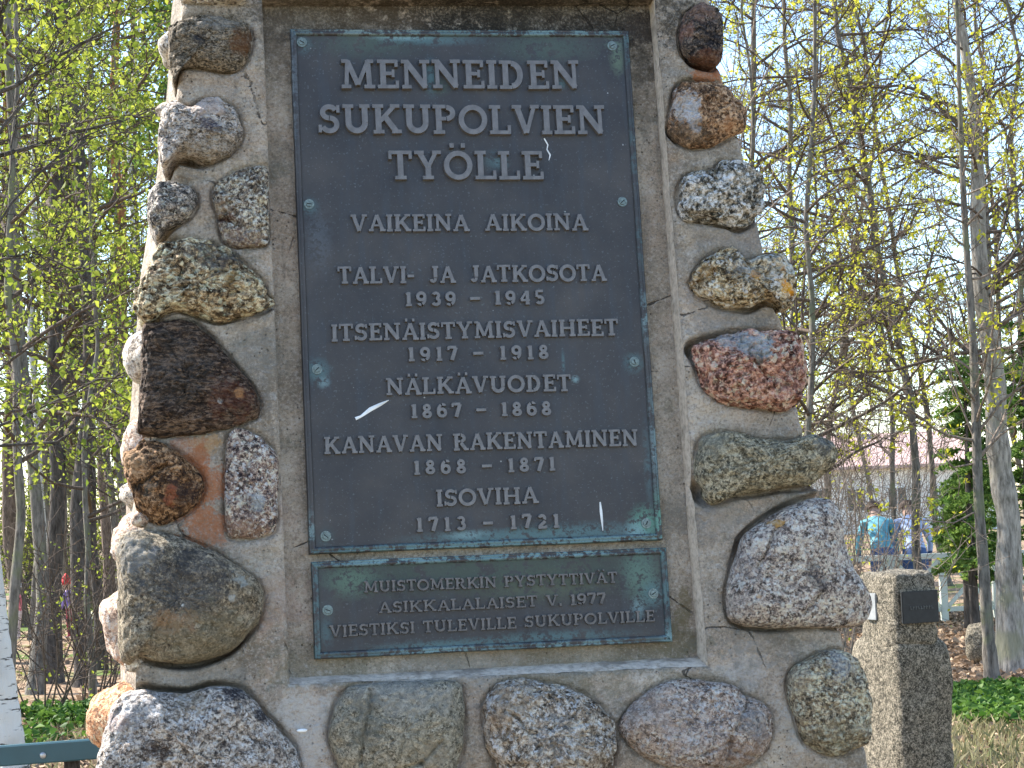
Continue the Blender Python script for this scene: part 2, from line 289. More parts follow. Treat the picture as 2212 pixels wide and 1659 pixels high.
# ------------------------------------------------------------------ the stones of the monument (outlines in photograph coordinates)
G = granite
STONES = [
 ('A', [(370,55),(402,39),(464,35),(523,51),(545,75),(539,118),(523,145),(496,157),(445,149),(398,147),(385,157),(374,176),(366,130),(364,78)], .05,
   'grey-brown stone with a rusty right end', G('stone_A', (.05,.045,.035),(.16,.145,.12),(.34,.31,.27), 120, 1, 1, [(520,95,26,(.17,.075,.03),.85),(432,92,14,(.03,.03,.04),.8),(470,55,22,(.36,.34,.3),.5,.5)], (1,1.7,1))),
 ('B', [(347,251),(362,224),(382,220),(398,231),(417,231),(441,216),(472,216),(504,235),(519,267),(523,298),(500,330),(464,349),(433,349),(402,341),(380,339),(358,361),(347,353),(341,314)], .055,
   'white and black speckled stone with a pale pink top', G('stone_B', (.04,.04,.05),(.40,.37,.35),(.68,.64,.6), 100, 2, 1.0, [(450,238,26,(.62,.5,.44),.75,.7),(455,283,14,(.05,.05,.09),.8,.7),(470,330,36,(.2,.16,.1),.5,.5)], (1,1.8,1))),
 ('C', [(462,408),(488,384),(523,365),(576,359),(580,392),(579,471),(578,522),(559,532),(504,532),(480,518),(470,463),(460,435)], .035,
   'grey speckled stone with rusty cavities', G('stone_C', (.04,.035,.035),(.22,.2,.185),(.5,.47,.44), 90, 3, 1, [(484,478,12,(.09,.035,.02),.9,.5),(476,455,18,(.35,.25,.17),.6),(520,520,26,(.32,.22,.18),.5,.5)])),
 ('D', [(323,428),(339,396),(366,392),(398,400),(421,416),(425,443),(409,471),(378,486),(355,498),(339,510),(323,483),(315,451)], .045,
   'small round blue-grey speckled stone', G('stone_D', (.035,.035,.04),(.2,.2,.21),(.48,.47,.48), 100, 4, 1.0)),
 ('E', [(300,628),(331,549),(358,530),(409,520),(464,528),(504,549),(543,585),(570,612),(574,636),(590,655),(566,672),(523,683),(472,694),(433,683),(386,671),(355,679),(315,698),(296,683),(294,628)], .06,
   'rough yellowish stone with black pits', G('stone_E', (.03,.022,.015),(.30,.25,.18),(.58,.54,.44), 55, 5, .9, [(470,560,34,(.07,.065,.065),.8,.6),(335,590,14,(.06,.03,.015),.85),(500,610,18,(.35,.22,.08),.6)], (1,1.3,1), .3, bump=1.6)),
 ('F', [(311,710),(327,699),(409,694),(441,714),(472,745),(523,808),(551,847),(562,875),(561,895),(539,910),(464,930),(378,942),(307,938),(298,922),(304,832),(307,761)], .05,
   'dark brown layered slab, wide at left', G('stone_F', (.018,.013,.012),(.065,.048,.04),(.16,.125,.105), 60, 6, .9, [(500,860,44,(.10,.03,.018),.6),(517,852,9,(.42,.22,.1),.9),(475,872,5,(.5,.45,.4),.8),(380,800,70,(.045,.045,.04),.4)], (.8,2.0,1), .1, bump=1.3)),
 ('G', [(284,973),(307,949),(319,953),(355,961),(394,985),(425,1012),(441,1047),(433,1079),(409,1106),(374,1126),(343,1134),(319,1122),(296,1102),(284,1059),(268,1020),(266,981)], .06,
   'rust brown round stone with orange flank', G('stone_G', (.03,.018,.012),(.13,.075,.04),(.33,.22,.14), 70, 7, 1, [(290,1000,26,(.42,.26,.14),.7),(400,1070,36,(.04,.022,.018),.8),(370,1075,20,(.30,.10,.05),.8,1.8),(325,1060,16,(.05,.07,.07),.7),(300,1055,10,(.02,.015,.01),.9)])),
 ('H', [(490,949),(504,928),(535,930),(574,953),(598,981),(602,1020),(600,1091),(594,1146),(559,1161),(511,1165),(490,1149),(485,1087),(486,1008)], .035,
   'upright pink and black speckled stone', G('stone_H', (.025,.022,.035),(.26,.205,.19),(.58,.5,.47), 85, 8, .95, [(555,1085,16,(.5,.54,.56),.8),(540,1095,26,(.045,.045,.065),.4),(505,1150,30,(.34,.2,.13),.6,.5)])),
 ('I', [(263,1154),(301,1143),(357,1154),(422,1174),(461,1192),(509,1223),(551,1251),(568,1278),(568,1310),(554,1348),(509,1396),(474,1417),(416,1433),(353,1431),(301,1420),(281,1436),(260,1417),(256,1362),(254,1258),(252,1188)], .085,
   'big rounded tan stone with a dark grey patch', G('stone_I', (.085,.08,.07),(.225,.205,.165),(.38,.36,.31), 120, 9, .8, [(400,1270,70,(.07,.07,.075),.75,.8),(385,1215,26,(.055,.055,.055),.8),(375,1345,20,(.36,.22,.12),.85,.5),(415,1362,13,(.34,.2,.12),.8),(520,1255,16,(.5,.52,.48),.75),(500,1296,7,(.6,.62,.6),.9),(395,1313,4,(.7,.7,.66),.95),(294,1250,26,(.08,.085,.09),.6,1.6),(290,1200,40,(.3,.31,.31),.5),(460,1395,60,(.24,.21,.13),.5,.5)])),
 ('J', [(277,1493),(308,1486),(343,1493),(405,1497),(457,1483),(509,1486),(537,1500),(568,1535),(599,1569),(634,1608),(644,1639),(646,1673),(600,1720),(500,1755),(380,1765),(260,1740),(215,1690),(210,1640),(224,1604),(233,1552),(254,1510)], .10,
   'huge grey speckled stone with black spots', G('stone_J', (.05,.05,.06),(.28,.265,.26),(.56,.54,.53), 95, 10, .85, [(512,1505,17,(.02,.02,.03),.95,.7),(560,1545,12,(.02,.02,.03),.95),(345,1620,22,(.04,.025,.02),.85,.8),(405,1508,30,(.45,.35,.22),.4),(290,1540,40,(.5,.5,.52),.4),(255,1560,18,(.45,.28,.22),.4)])),
 ('K', [(752,1487),(800,1477),(900,1470),(985,1472),(1000,1510),(1002,1580),(990,1650),(950,1695),(850,1708),(780,1700),(735,1660),(712,1600),(716,1555),(728,1515)], .07,
   'smooth greenish grey stone with a cracked corner', G('stone_K', (.10,.10,.085),(.205,.205,.18),(.32,.32,.29), 130, 11, .7, [(870,1500,50,(.33,.32,.29),.5,.5),(930,1640,30,(.30,.25,.18),.6),(790,1570,50,(.13,.135,.115),.6,1.3),(880,1610,40,(.28,.25,.18),.3)], bump=.7)),
 ('L', [(1045,1520),(1075,1480),(1120,1467),(1180,1475),(1240,1490),(1290,1520),(1325,1560),(1332,1600),(1322,1650),(1280,1690),(1180,1700),(1100,1685),(1065,1640),(1048,1580)], .08,
   'coarse pale stone with a brown left side', G('stone_L', (.07,.06,.05),(.30,.27,.24),(.58,.55,.51), 80, 12, .9, [(1075,1540,44,(.34,.24,.16),.45),(1110,1500,40,(.42,.35,.27),.4),(1200,1600,60,(.42,.42,.42),.3),(1290,1660,40,(.2,.15,.1),.4)], bump=1.5)),
 ('M', [(1338,1570),(1362,1528),(1400,1492),(1450,1470),(1520,1470),(1580,1482),(1600,1500),(1640,1515),(1664,1540),(1668,1580),(1650,1625),(1620,1650),(1560,1668),(1480,1665),(1400,1640),(1360,1610)], .085,
   'pinkish pale oval stone with a forked crack', G('stone_M', (.11,.09,.08),(.37,.31,.29),(.58,.53,.50), 110, 13, .8, [(1610,1560,40,(.28,.29,.3),.6,1.3),(1400,1530,50,(.46,.37,.31),.5),(1590,1640,44,(.36,.25,.2),.6,.6),(1470,1580,60,(.42,.37,.37),.3)])),
 ('N', [(1467,78),(1477,35),(1501,16),(1532,12),(1556,35),(1563,75),(1558,118),(1544,145),(1516,143),(1493,133),(1473,110)], .05,
   'near-black oval stone with a rusty rim', G('stone_N', (.012,.012,.016),(.05,.045,.045),(.2,.17,.155), 90, 14, .8, [(1480,70,22,(.3,.17,.13),.7,1.5),(1505,30,24,(.28,.17,.13),.6,.6),(1525,95,26,(.012,.012,.018),.6),(1530,138,22,(.15,.06,.03),.7,.5)])),
 ('O', [(1448,235),(1461,192),(1485,180),(1520,182),(1559,188),(1583,212),(1607,231),(1612,255),(1605,282),(1575,298),(1544,314),(1501,321),(1473,314),(1448,290),(1445,263)], .055,
   'stone half white quartz, half orange-brown', G('stone_O', (.05,.03,.02),(.24,.155,.10),(.42,.32,.24), 75, 15, .9, [(1470,240,34,(.52,.51,.5),.8,1.3),(1488,260,30,(.55,.56,.6),.85,2),(1470,295,26,(.12,.09,.06),.6,.5),(1560,275,16,(.42,.2,.09),.6)])),
 ('P', [(1463,420),(1473,388),(1501,373),(1540,369),(1552,353),(1583,350),(1614,365),(1638,388),(1650,416),(1648,447),(1630,475),(1599,494),(1567,486),(1524,481),(1485,477),(1465,455)], .065,
   'lumpy stone speckled black and white', G('stone_P', (.025,.028,.028),(.24,.24,.225),(.60,.60,.56), 62, 16, 1.0, bump=1.6)),
 ('Q', [(1491,612),(1501,585),(1528,557),(1559,543),(1587,549),(1607,565),(1638,555),(1669,549),(1697,565),(1709,596),(1711,622),(1708,650),(1691,673),(1680,655),(1653,648),(1619,664),(1576,664),(1542,656),(1504,635),(1489,609)], .065,
   'knobbly cream stone with orange lichen', G('stone_Q', (.045,.035,.02),(.36,.31,.22),(.62,.57,.47), 60, 17, .95, [(1620,608,15,(.75,.32,.015),.95,1.4),(1690,630,15,(.72,.32,.015),.95),(1683,592,9,(.6,.25,.02),.9,1.3),(1600,605,30,(.12,.11,.1),.5),(1700,585,14,(.7,.68,.6),.7,1.5),(1515,600,20,(.33,.2,.08),.5),(1640,570,40,(.4,.4,.37),.4,.6)], bump=1.6)),
 ('R', [(1496,749),(1542,732),(1593,720),(1653,720),(1695,724),(1725,745),(1734,779),(1734,830),(1725,868),(1691,890),(1653,885),(1610,881),(1568,873),(1538,856),(1513,830),(1504,788)], .085,
   'rosy red granite with a blue-grey cap', G('stone_R', (.085,.04,.035),(.40,.225,.195),(.58,.43,.39), 65, 18, .9, [(1622,755,30,(.33,.37,.38),.9),(1570,738,20,(.36,.38,.39),.8,.5),(1622,790,10,(.13,.16,.17),.8),(1700,830,40,(.2,.09,.08),.4)], bump=1.6)),
 ('S', [(1504,979),(1513,949),(1542,936),(1593,936),(1632,949),(1695,953),(1751,941),(1785,953),(1802,975),(1797,1004),(1776,1030),(1751,1047),(1695,1053),(1636,1064),(1585,1072),(1542,1089),(1521,1077),(1517,1055),(1500,1026)], .08,
   'long greenish grey stone with a small foot', G('stone_S', (.07,.07,.055),(.225,.22,.175),(.44,.43,.36), 100, 19, .9, [(1530,960,30,(.36,.34,.26),.5),(1770,965,26,(.12,.13,.14),.5)])),
 ('T', [(1602,1162),(1636,1132),(1678,1106),(1729,1085),(1768,1076),(1797,1089),(1814,1128),(1827,1179),(1842,1224),(1863,1258),(1878,1295),(1874,1332),(1853,1353),(1795,1355),(1734,1355),(1651,1357),(1598,1349),(1573,1332),(1567,1283),(1577,1237),(1590,1195)], .085,
   'large lilac-grey triangular boulder', G('stone_T', (.06,.055,.06),(.33,.30,.30),(.50,.47,.46), 95, 20, .95, [(1661,1134,9,(.55,.3,.08),.9,.7),(1622,1291,6,(.5,.26,.08),.8),(1590,1310,30,(.42,.36,.31),.4),(1740,1235,26,(.07,.07,.08),.6,1.5),(1760,1265,16,(.05,.05,.06),.7),(1600,1230,40,(.36,.32,.3),.3,1.5)])),
 ('U', [(1703,1456),(1734,1431),(1775,1410),(1812,1406),(1845,1427),(1865,1460),(1878,1509),(1880,1559),(1874,1600),(1837,1622),(1795,1633),(1754,1616),(1730,1592),(1713,1542),(1701,1497)], .085,
   'upright rounded buff stone beneath the boulder', G('stone_U', (.055,.05,.04),(.28,.25,.20),(.50,.46,.38), 85, 21, .9, [(1715,1470,22,(.4,.34,.26),.5),(1800,1440,30,(.38,.4,.42),.5),(1790,1600,40,(.25,.22,.15),.5,.6)], bump=1.3)),
]
CF = 0.035     # concrete face lies this far in front of the plaque rim plane
def resample(pts, n):
    P = [Vector((p[0], p[1])) for p in pts]; m = len(P); dense = []
    for i in range(m):
        a, b, c, d = P[i - 1], P[i], P[(i + 1) % m], P[(i + 2) % m]
        for j in range(10):
            t = j / 10.0
            q = 0.5 * ((2 * b) + (c - a) * t + (2 * a - 5 * b + 4 * c - d) * t * t + (-a + 3 * b - 3 * c + d) * t ** 3)
            dense.append(q)
    D = np.array([(p.x, p.y) for p in dense]); D2 = np.vstack([D, D[:1]])
    L = np.concatenate([[0], np.cumsum(np.hypot(*np.diff(D2, axis=0).T))])
    s = np.linspace(0, L[-1], n, endpoint=False)
    return np.stack([np.interp(s, L, D2[:, 0]), np.interp(s, L, D2[:, 1])], 1)
OUT = {}
for s in STONES:
    OUT[s[0]] = resample([fp(x, y, CF) for x, y in s[1]], 150)

GROOVE_SPOTS = [  # open joints: px, py, reach px, depth m, width m
 (390,1436,50,.05,.012),(470,1425,40,.04,.01),(420,1484,80,.05,.010),(330,1488,40,.04,.010),(1530,732,60,.04,.012),(1488,748,22,.05,.016),(1512,1062,26,.06,.022),(1755,1050,40,.05,.016),(1680,1102,90,.04,.011),(1600,1170,40,.04,.01),
 (1500,180,50,.04,.01),(1446,296,22,.03,.008),(400,345,40,.06,.016),(1650,660,50,.05,.013),(300,935,40,.05,.012),(400,228,26,.03,.008),(1590,490,50,.03,.009),(350,505,30,.05,.012),(1640,1358,60,.03,.009),(1700,718,40,.03,.009),(1515,135,40,.03,.006),(1830,1345,40,.03,.009),
 (510,1400,50,.03,.008),(600,1580,60,.02,.006),(1740,660,30,.03,.01),(530,800,60,.015,.006),(590,660,30,.03,.008),(460,680,50,.03,.008)]
def nz(x, y, s, seed=0): return mn.fractal((x * s + seed * 7.3, y * s, seed * 3.7), 1.0, 2.0, 4)
def groove(UV):
    UV = np.asarray(UV); dep = np.zeros(len(UV))
    for nm, poly in OUT.items():
        lo = poly.min(0) - .04; hi = poly.max(0) + .04
        idx = np.where((UV[:, 0] > lo[0]) & (UV[:, 0] < hi[0]) & (UV[:, 1] > lo[1]) & (UV[:, 1] < hi[1]))[0]
        if not len(idx): continue
        Q = UV[idx]
        d = np.full(len(Q), 9.0); A = poly; B = np.roll(poly, -1, 0)
        for a0 in range(0, len(Q), 4000):
            q = Q[a0:a0 + 4000]
            dd = np.hypot(q[:, None, 0] - A[None, :, 0], q[:, None, 1] - A[None, :, 1]).min(1); d[a0:a0 + 4000] = dd
        g = .012 * np.exp(-(d / .0052) ** 2)
        # mortar swells up a little against the stone
        g -= .003 * np.exp(-((d - .022) / .012) ** 2)
        for (px, py, rr, dp, wd) in GROOVE_SPOTS:
            u, v = fp(px, py, CF); r = rr / 905.0
            w = np.exp(-(((Q[:, 0] - u) ** 2 + (Q[:, 1] - v) ** 2) / (r * r)))
            g += dp * w * np.exp(-(d / wd) ** 4)
        dep[idx] = np.where(np.abs(g) > np.abs(dep[idx]), g, dep[idx])
    return dep

mon = empty('stone_monument', (MO.x, MO.y + .25, 0), 'concrete memorial pillar set with rounded fieldstones and a dark bronze inscription plaque', 'monument')
part_mw = MM

# --- concrete body
FLp = [(398,-60),(378,353),(352,600),(322,950),(294,1450),(275,1760)]
FRp = [(1526,-60),(1556,150),(1603,320),(1650,540),(1690,695),(1729,905),(1772,1060),(1818,1365),(1885,1690)]
BLp = [(382,-60),(352,300),(303,600),(277,950),(262,1440),(246,1760)]
def side_fn(pts, h):
    L = sorted([fp(x, y, h)[::-1] for x, y in pts]); V = [a for a, b in L]; U = [b for a, b in L]
    s0 = (U[1] - U[0]) / (V[1] - V[0]); s1 = (U[-1] - U[-2]) / (V[-1] - V[-2])
    def f(v):
        v = np.asarray(v, float); r = np.interp(v, V, U)
        r = np.where(v < V[0], U[0] + (v - V[0]) * s0 * .6, r); return np.where(v > V[-1], U[-1] + (v - V[-1]) * s1, r)
    return f
DEP = .55
uFL, uFR, uBL = side_fn(FLp, CF), side_fn(FRp, CF), side_fn(BLp, CF - DEP)
def line_fn(p, q, h, of_v):
    a = fp(*p, h); b = fp(*q, h)
    if of_v: return lambda v: a[0] + (np.asarray(v) - a[1]) * (b[0] - a[0]) / (b[1] - a[1])
    return lambda u: a[1] + (np.asarray(u) - a[0]) * (b[1] - a[1]) / (b[0] - a[0])
uRL = line_fn((566,-8),(625,1478), CF, True); uRR = line_fn((1415,-8),(1530,1438), CF, True)
vRB = line_fn((625,1479),(1528,1439), CF, False); vRT = line_fn((566,-9),(1415,-9), CF, False)
RB = -.027
iRL = lambda v: uRL(v) + .002
iRR = line_fn((1402,0),(1507,1420), RB, True); iRB = line_fn((632,1463),(1507,1418), RB, False); iRT = line_fn((570,14),(1410,12), RB, False)
v_bot, v_top = -2.17, 1.05
def seg(a, b, n, last=False): return list(np.linspace(a, b, n, endpoint=last))
cols = [(0, t) for t in seg(0, 1, 74)] + [(1, t) for t in seg(0, 1, 230)] + [(2, t) for t in seg(0, 1, 96)] + [(3, 0)]
rows = [(0, t) for t in seg(0, .52, 26)] + [(0, t) for t in seg(.52, 1, 110)] + [(1, t) for t in seg(0, 1, 400)] + [(2, t) for t in seg(0, 1, 40)] + [(3, 0)]
nc, nr = len(cols), len(rows)
UV = np.zeros((nr, nc, 2))
cs_, ct_ = np.array([c[0] for c in cols]), np.array([c[1] for c in cols])
for i, (rs, rt) in enumerate(rows):
    u = np.interp(cs_ + ct_, [0, 1, 2, 3], [-.5, -.45, .46, .8]); v = np.zeros(nc)
    for _ in range(3):
        b = vRB(u); t = vRT(u)
        v = {0: v_bot + (b - v_bot) * rt, 1: b + (t - b) * rt, 2: t + (v_top - t) * rt, 3: np.full(nc, v_top)}[rs]
        e = [uFL(v), uRL(v), uRR(v), uFR(v)]
        u = np.where(cs_ == 0, e[0] + (e[1] - e[0]) * ct_, np.where(cs_ == 1, e[1] + (e[2] - e[1]) * ct_, np.where(cs_ == 2, e[2] + (e[3] - e[2]) * ct_, e[3])))
    UV[i, :, 0] = u; UV[i, :, 1] = v
flat = UV.reshape(-1, 2); dep = groove(flat)
inner = np.zeros((nr, nc), bool)
Z = np.zeros(len(flat))
rsA = np.array([r[0] for r in rows]); rt_ = np.array([r[1] for r in rows])
keep = ~((rsA[:, None] == 1) & (rt_[:, None] > 0) & (cs_[None, :] == 1) & (ct_[None, :] > 0))
kf = keep.ravel()
el = uFL(flat[:, 1]); er = uFR(flat[:, 1])
ed = np.minimum(flat[:, 0] - el, er - flat[:, 0])
rl = np.minimum.reduce([np.abs(flat[:, 0] - uRL(flat[:, 1])) + 9 * ((flat[:, 1] < vRB(flat[:, 0]) - .005) | (flat[:, 1] > vRT(flat[:, 0]) + .005)),
                        np.abs(flat[:, 0] - uRR(flat[:, 1])) + 9 * ((flat[:, 1] < vRB(flat[:, 0]) - .005)),
                        np.abs(flat[:, 1] - vRB(flat[:, 0])) + 9 * ((flat[:, 0] < uRL(flat[:, 1]) - .004) | (flat[:, 0] > uRR(flat[:, 1]) + .004))])
for i in np.where(kf)[0]:
    u, v = flat[i]
    z = .006 * nz(u, v, 6, 1) + .003 * nz(u, v, 34, 2) + .0012 * nz(u, v, 90, 3)
    z -= .014 * max(0, 1 - ed[i] / .016) ** 2 + .006 * max(0, 1 - rl[i] / .009) ** 2
    Z[i] = CF + z - dep[i]
V3 = np.column_stack([flat, Z]); idg = np.arange(nr * nc).reshape(nr, nc)
a, b, c, d = idg[:-1, :-1], idg[:-1, 1:], idg[1:, 1:], idg[1:, :-1]
Fq = np.stack([a, b, c, d], -1)
hole = (rsA[:-1, None] == 1) & (cs_[None, :-1] == 1)
Fq = Fq[~hole]
vl = [V3]; fl = [Fq]; base = len(V3)
def strip(P0, P1, n, amp=.0, flip=False):     # ruled grid between two equal length polylines
    global base
    P0 = np.asarray(P0); P1 = np.asarray(P1); m = len(P0); g = []
    for j in range(n + 1):
        t = j / n; L = P0 * (1 - t) + P1 * t
        if amp:
            L = L.copy(); e = min(1, 4 * t * (1 - t) * 2)
            nn = np.array([amp * mn.fractal(tuple(p * 9), 1, 2, 4) for p in L]) * e; L[:, 0] += nn * .8; L[:, 1] += nn * .3
        g.append(L)
    vl.append(np.vstack(g)); ii = np.arange((n + 1) * m).reshape(n + 1, m) + base; base += (n + 1) * m
    q = np.stack([ii[:-1, :-1], ii[:-1, 1:], ii[1:, 1:], ii[1:, :-1]], -1).reshape(-1, 4)
    fl.append(q[:, ::-1] if flip else q)
r1 = int(np.where((rsA == 1))[0][0]); r2 = int(np.where((rsA == 2))[0][0]); c1 = int(np.where(cs_ == 1)[0][0]); c2 = int(np.where(cs_ == 2)[0][0])
P = V3.reshape(nr, nc, 3)
def inn(u, v):                                 # matching point on the inner outline
    return u, v
# inner outline follows the outer one point for point
cor = {}
def isect(fu, fv):
    u, v = 0.0, 0.0
    for _ in range(20): v = float(fv(u)); u = float(fu(v))
    return np.array([u, v])
cBL, cBR, cTR, cTL = isect(iRL, iRB), isect(iRR, iRB), isect(iRR, iRT), isect(iRL, iRT)
def inner_line(p, q, n):
    t = np.linspace(0, 1, n)[:, None]; L = p * (1 - t) + q * t
    L += np.array([[.0015 * nz(a_[0], a_[1], 12, 5), .0015 * nz(a_[0], a_[1], 12, 6)] for a_ in L])
    return np.column_stack([L, np.full(n, RB)])
strip(P[r1:r2 + 1, c1], inner_line(cBL, cTL, r2 - r1 + 1), 6, .002)
def trim(P0, P1, n, flip):
    P0 = P0.copy(); P1 = P1.copy(); m = len(P0); V = []
    for j in range(n + 1):
        t = j / n; L = P0 * (1 - t) + P1 * t; L[:, 2] += .004 * sin(pi * min(1, t * 1.3)) - .006 * max(0, t * 6 - 5)
        L[:, :2] += np.array([[.0015 * nz(p[0], p[1], 30, j * .15), .0015 * nz(p[0], p[1], 25, 4 + j * .15)] for p in L]); V.append(L)
    ii = np.arange((n + 1) * m).reshape(n + 1, m); q = np.stack([ii[:-1, :-1], ii[:-1, 1:], ii[1:, 1:], ii[1:, :-1]], -1).reshape(-1, 4)
    o = quads_mesh('lit_toned_reveal', np.vstack(V), q[:, ::-1] if flip else q, M_TRIMC, mon, True, part_mw); o['label'] = 'worn concrete edge of the recess, coloured paler as if lit'
kt = MT('concrete toned as lit'); cot = kt.coord(); ft = kt.noise(cot, 60, 5, .75)  # paler concrete: light on the right reveal and sill put into the colour
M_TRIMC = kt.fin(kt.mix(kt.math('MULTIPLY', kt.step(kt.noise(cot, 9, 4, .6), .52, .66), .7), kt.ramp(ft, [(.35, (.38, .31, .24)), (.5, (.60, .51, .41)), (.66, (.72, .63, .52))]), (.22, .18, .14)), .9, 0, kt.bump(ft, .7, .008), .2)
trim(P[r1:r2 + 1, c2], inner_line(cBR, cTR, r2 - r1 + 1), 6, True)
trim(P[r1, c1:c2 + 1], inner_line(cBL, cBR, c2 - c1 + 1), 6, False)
strip(P[r2, c1:c2 + 1], inner_line(cTL, cTR, c2 - c1 + 1), 6, .002, True)
# recess back panel
nb_, mb_ = 120, 180; g = []
for j in range(mb_ + 1):
    t = j / mb_; A_ = cBL * (1 - t) + cTL * t; B_ = cBR * (1 - t) + cTR * t
    A_ = A_ + np.array([-.004, 0]); B_ = B_ + np.array([.004, 0])
    for i in range(nb_ + 1):
        s = i / nb_; q = A_ * (1 - s) + B_ * s
        if j == 0: q = q - np.array([0, .004])
        if j == mb_: q = q + np.array([0, .004])
        g.append((q[0], q[1], RB - .001 + .0035 * nz(q[0], q[1], 8, 3)))
vl.append(np.array(g)); ii = np.arange(len(g)).reshape(mb_ + 1, nb_ + 1) + base; base += len(g)
fl.append(np.stack([ii[:-1, :-1], ii[:-1, 1:], ii[1:, 1:], ii[1:, :-1]], -1).reshape(-1, 4))
# left side, back, right side, top
rr = list(range(0, nr, 3)) + ([nr - 1] if (nr - 1) % 3 else [])
Lf = P[rr, 0]; vv = Lf[:, 1]
BLb = np.column_stack([uBL(vv), vv, np.full(len(vv), CF - DEP)])
strip(Lf, BLb, 40, .016)
Rf = P[rr, nc - 1]; BRb = np.column_stack([uFR(vv) - .05, vv, np.full(len(vv), CF - DEP)])
strip(Rf, BRb, 30, .012, True)
strip(BLb, BRb, 4)
strip(np.stack([P[-1, 0], P[-1, -1]]), np.stack([BLb[-1], BRb[-1]]), 2, 0)
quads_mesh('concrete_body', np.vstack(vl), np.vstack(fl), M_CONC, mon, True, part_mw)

# --- lintel / capping slab above the recess, out of frame
bm = bmesh.new(); bm_box(bm, (0.05, v_top + .06, CF - DEP / 2), (1.12, .12, DEP + .16), None, .02)
bm_obj('cap_slab', bm, M_CONC, mon, False, part_mw)

# --- fieldstones
def stone_mesh(poly, h, seed, rings=40, rough=1.0, back=.05, wrap=0.0, crack=None, flat_=2.6, strata=0.0):
    n = len(poly); cen = poly.mean(0); V = []; 
    size = float(np.sqrt(((poly - cen) ** 2).sum(1)).mean())
    prof = []
    for j in range(5): prof.append((1.0 - .10 * (1 - j / 5.0), -back * (1 - j / 5.0)))      # embedded skirt
    for j in range(rings + 1):
        a = (pi / 2) * (j / rings); prof.append((cos(a) ** .9 if j < rings else 0.0, h * sin(a) ** .72))
    for (rho, z) in prof:
        for i in range(n):
            q = cen + (poly[i] - cen) * rho
            V.append([q[0], q[1], z])
    V = np.array(V); 
    for k_ in range(len(V)):
        x, y, z = V[k_]
        zz = z
        p = (x * 5.0 + seed * 5.1, y * 5.0 + seed, z * 5 + seed * 2.2)
        f1 = mn.fractal(p, 1, 2, 2); f2 = mn.fractal((p[0] * 5, p[1] * 5, p[2] * 5), .8, 2, 4)
        f3 = mn.noise((x * 120, y * 120, z * 120 + seed))
        cell = mn.cell_vector((x * 14 + f1 * 1.5, y * 14 + f1, z * 14 + seed))
        w = min(1, max(0, z / (h * .35)))
        rho = (z > 0) * 1.0
        f4 = abs(mn.fractal((x * 38 + seed, y * 38, z * 38), .9, 2, 3))
        zz += w * (h * .26 * f1 + .0075 * rough * f2 - .006 * rough * max(0, .12 - f4) * 8 + .0018 * rough * f3)
        if strata: zz += w * strata * (abs((y * 62 + x * 9 + f1 * 5 + f2 * 1.6) % 1 - .5))
        if crack is not None:
            for (pa, pb, cw, cdp) in crack:
                ax, ay = pa; bx, by = pb; dx, dy = bx - ax, by - ay; L2 = dx * dx + dy * dy
                t = max(0, min(1, ((x - ax) * dx + (y - ay) * dy) / L2)); dd = math.hypot(x - ax - t * dx + .006 * f2, y - ay - t * dy + .006 * f1)
                zz -= w * cdp * math.exp(-(dd / cw) ** 2)
        rad = .0045 * rough * f2 + .02 * size * f1
        dx, dy = x - cen[0], y - cen[1]; L = math.hypot(dx, dy) + 1e-6
        V[k_] = (x + dx / L * rad * (L / size), y + dy / L * rad * (L / size), zz)
    m = len(prof); ii = np.arange(n * m).reshape(m, n); nx = np.roll(ii, -1, 1)
    Fq = np.stack([ii[:-1], nx[:-1], nx[1:], ii[1:]], -1).reshape(-1, 4)
    V[-n:] = V[-n:].mean(0)
    return V, Fq
area = lambda p: .5 * abs(np.dot(p[:, 0], np.roll(p[:, 1], 1)) - np.dot(p[:, 1], np.roll(p[:, 0], 1)))
CRK = {'M': [((1605,1508),(1560,1590)), ((1560,1590),(1555,1640)), ((1560,1600),(1500,1625)), ((1560,1620),(1640,1640))], 'L': [((1105,1545),(1150,1610)), ((1085,1535),(1110,1550))],
       'T': [((1660,1150),(1625,1230)), ((1720,1330),(1760,1290))], 'K': [((800,1490),(775,1650)), ((950,1600),(905,1650)), ((905,1650),(850,1665))],
       'G': [((300,1055),(360,1010))], 'O': [((1505,190),(1520,260))], 'C': [((470,470),(510,490))], 'R': [((1600,770),(1640,830))]}
for i, (nm, pts, h, lab, mat) in enumerate(STONES):
    poly = OUT[nm]; corner = nm in 'ABDEFGIJ'
    cr = [(fp(*p, CF), fp(*q, CF), .0038, .016) for p, q in CRK.get(nm, [])] or None
    rg = {'E': 1.9, 'P': 1.8, 'Q': 1.9, 'R': 1.7, 'L': 1.5, 'F': 1.1, 'C': 1.5, 'K': .7, 'H': .7, 'T': .6, 'I': .8}.get(nm, 1.0)
    V, Fq = stone_mesh(poly, h, i + 1, 40, rg, .16 if corner else .06, 0, cr, strata=.009 if nm == 'F' else 0)
    V[:, 2] += CF - .004
    o = quads_mesh('fieldstone', V, Fq, mat, mon, True, part_mw); o['label'] = lab

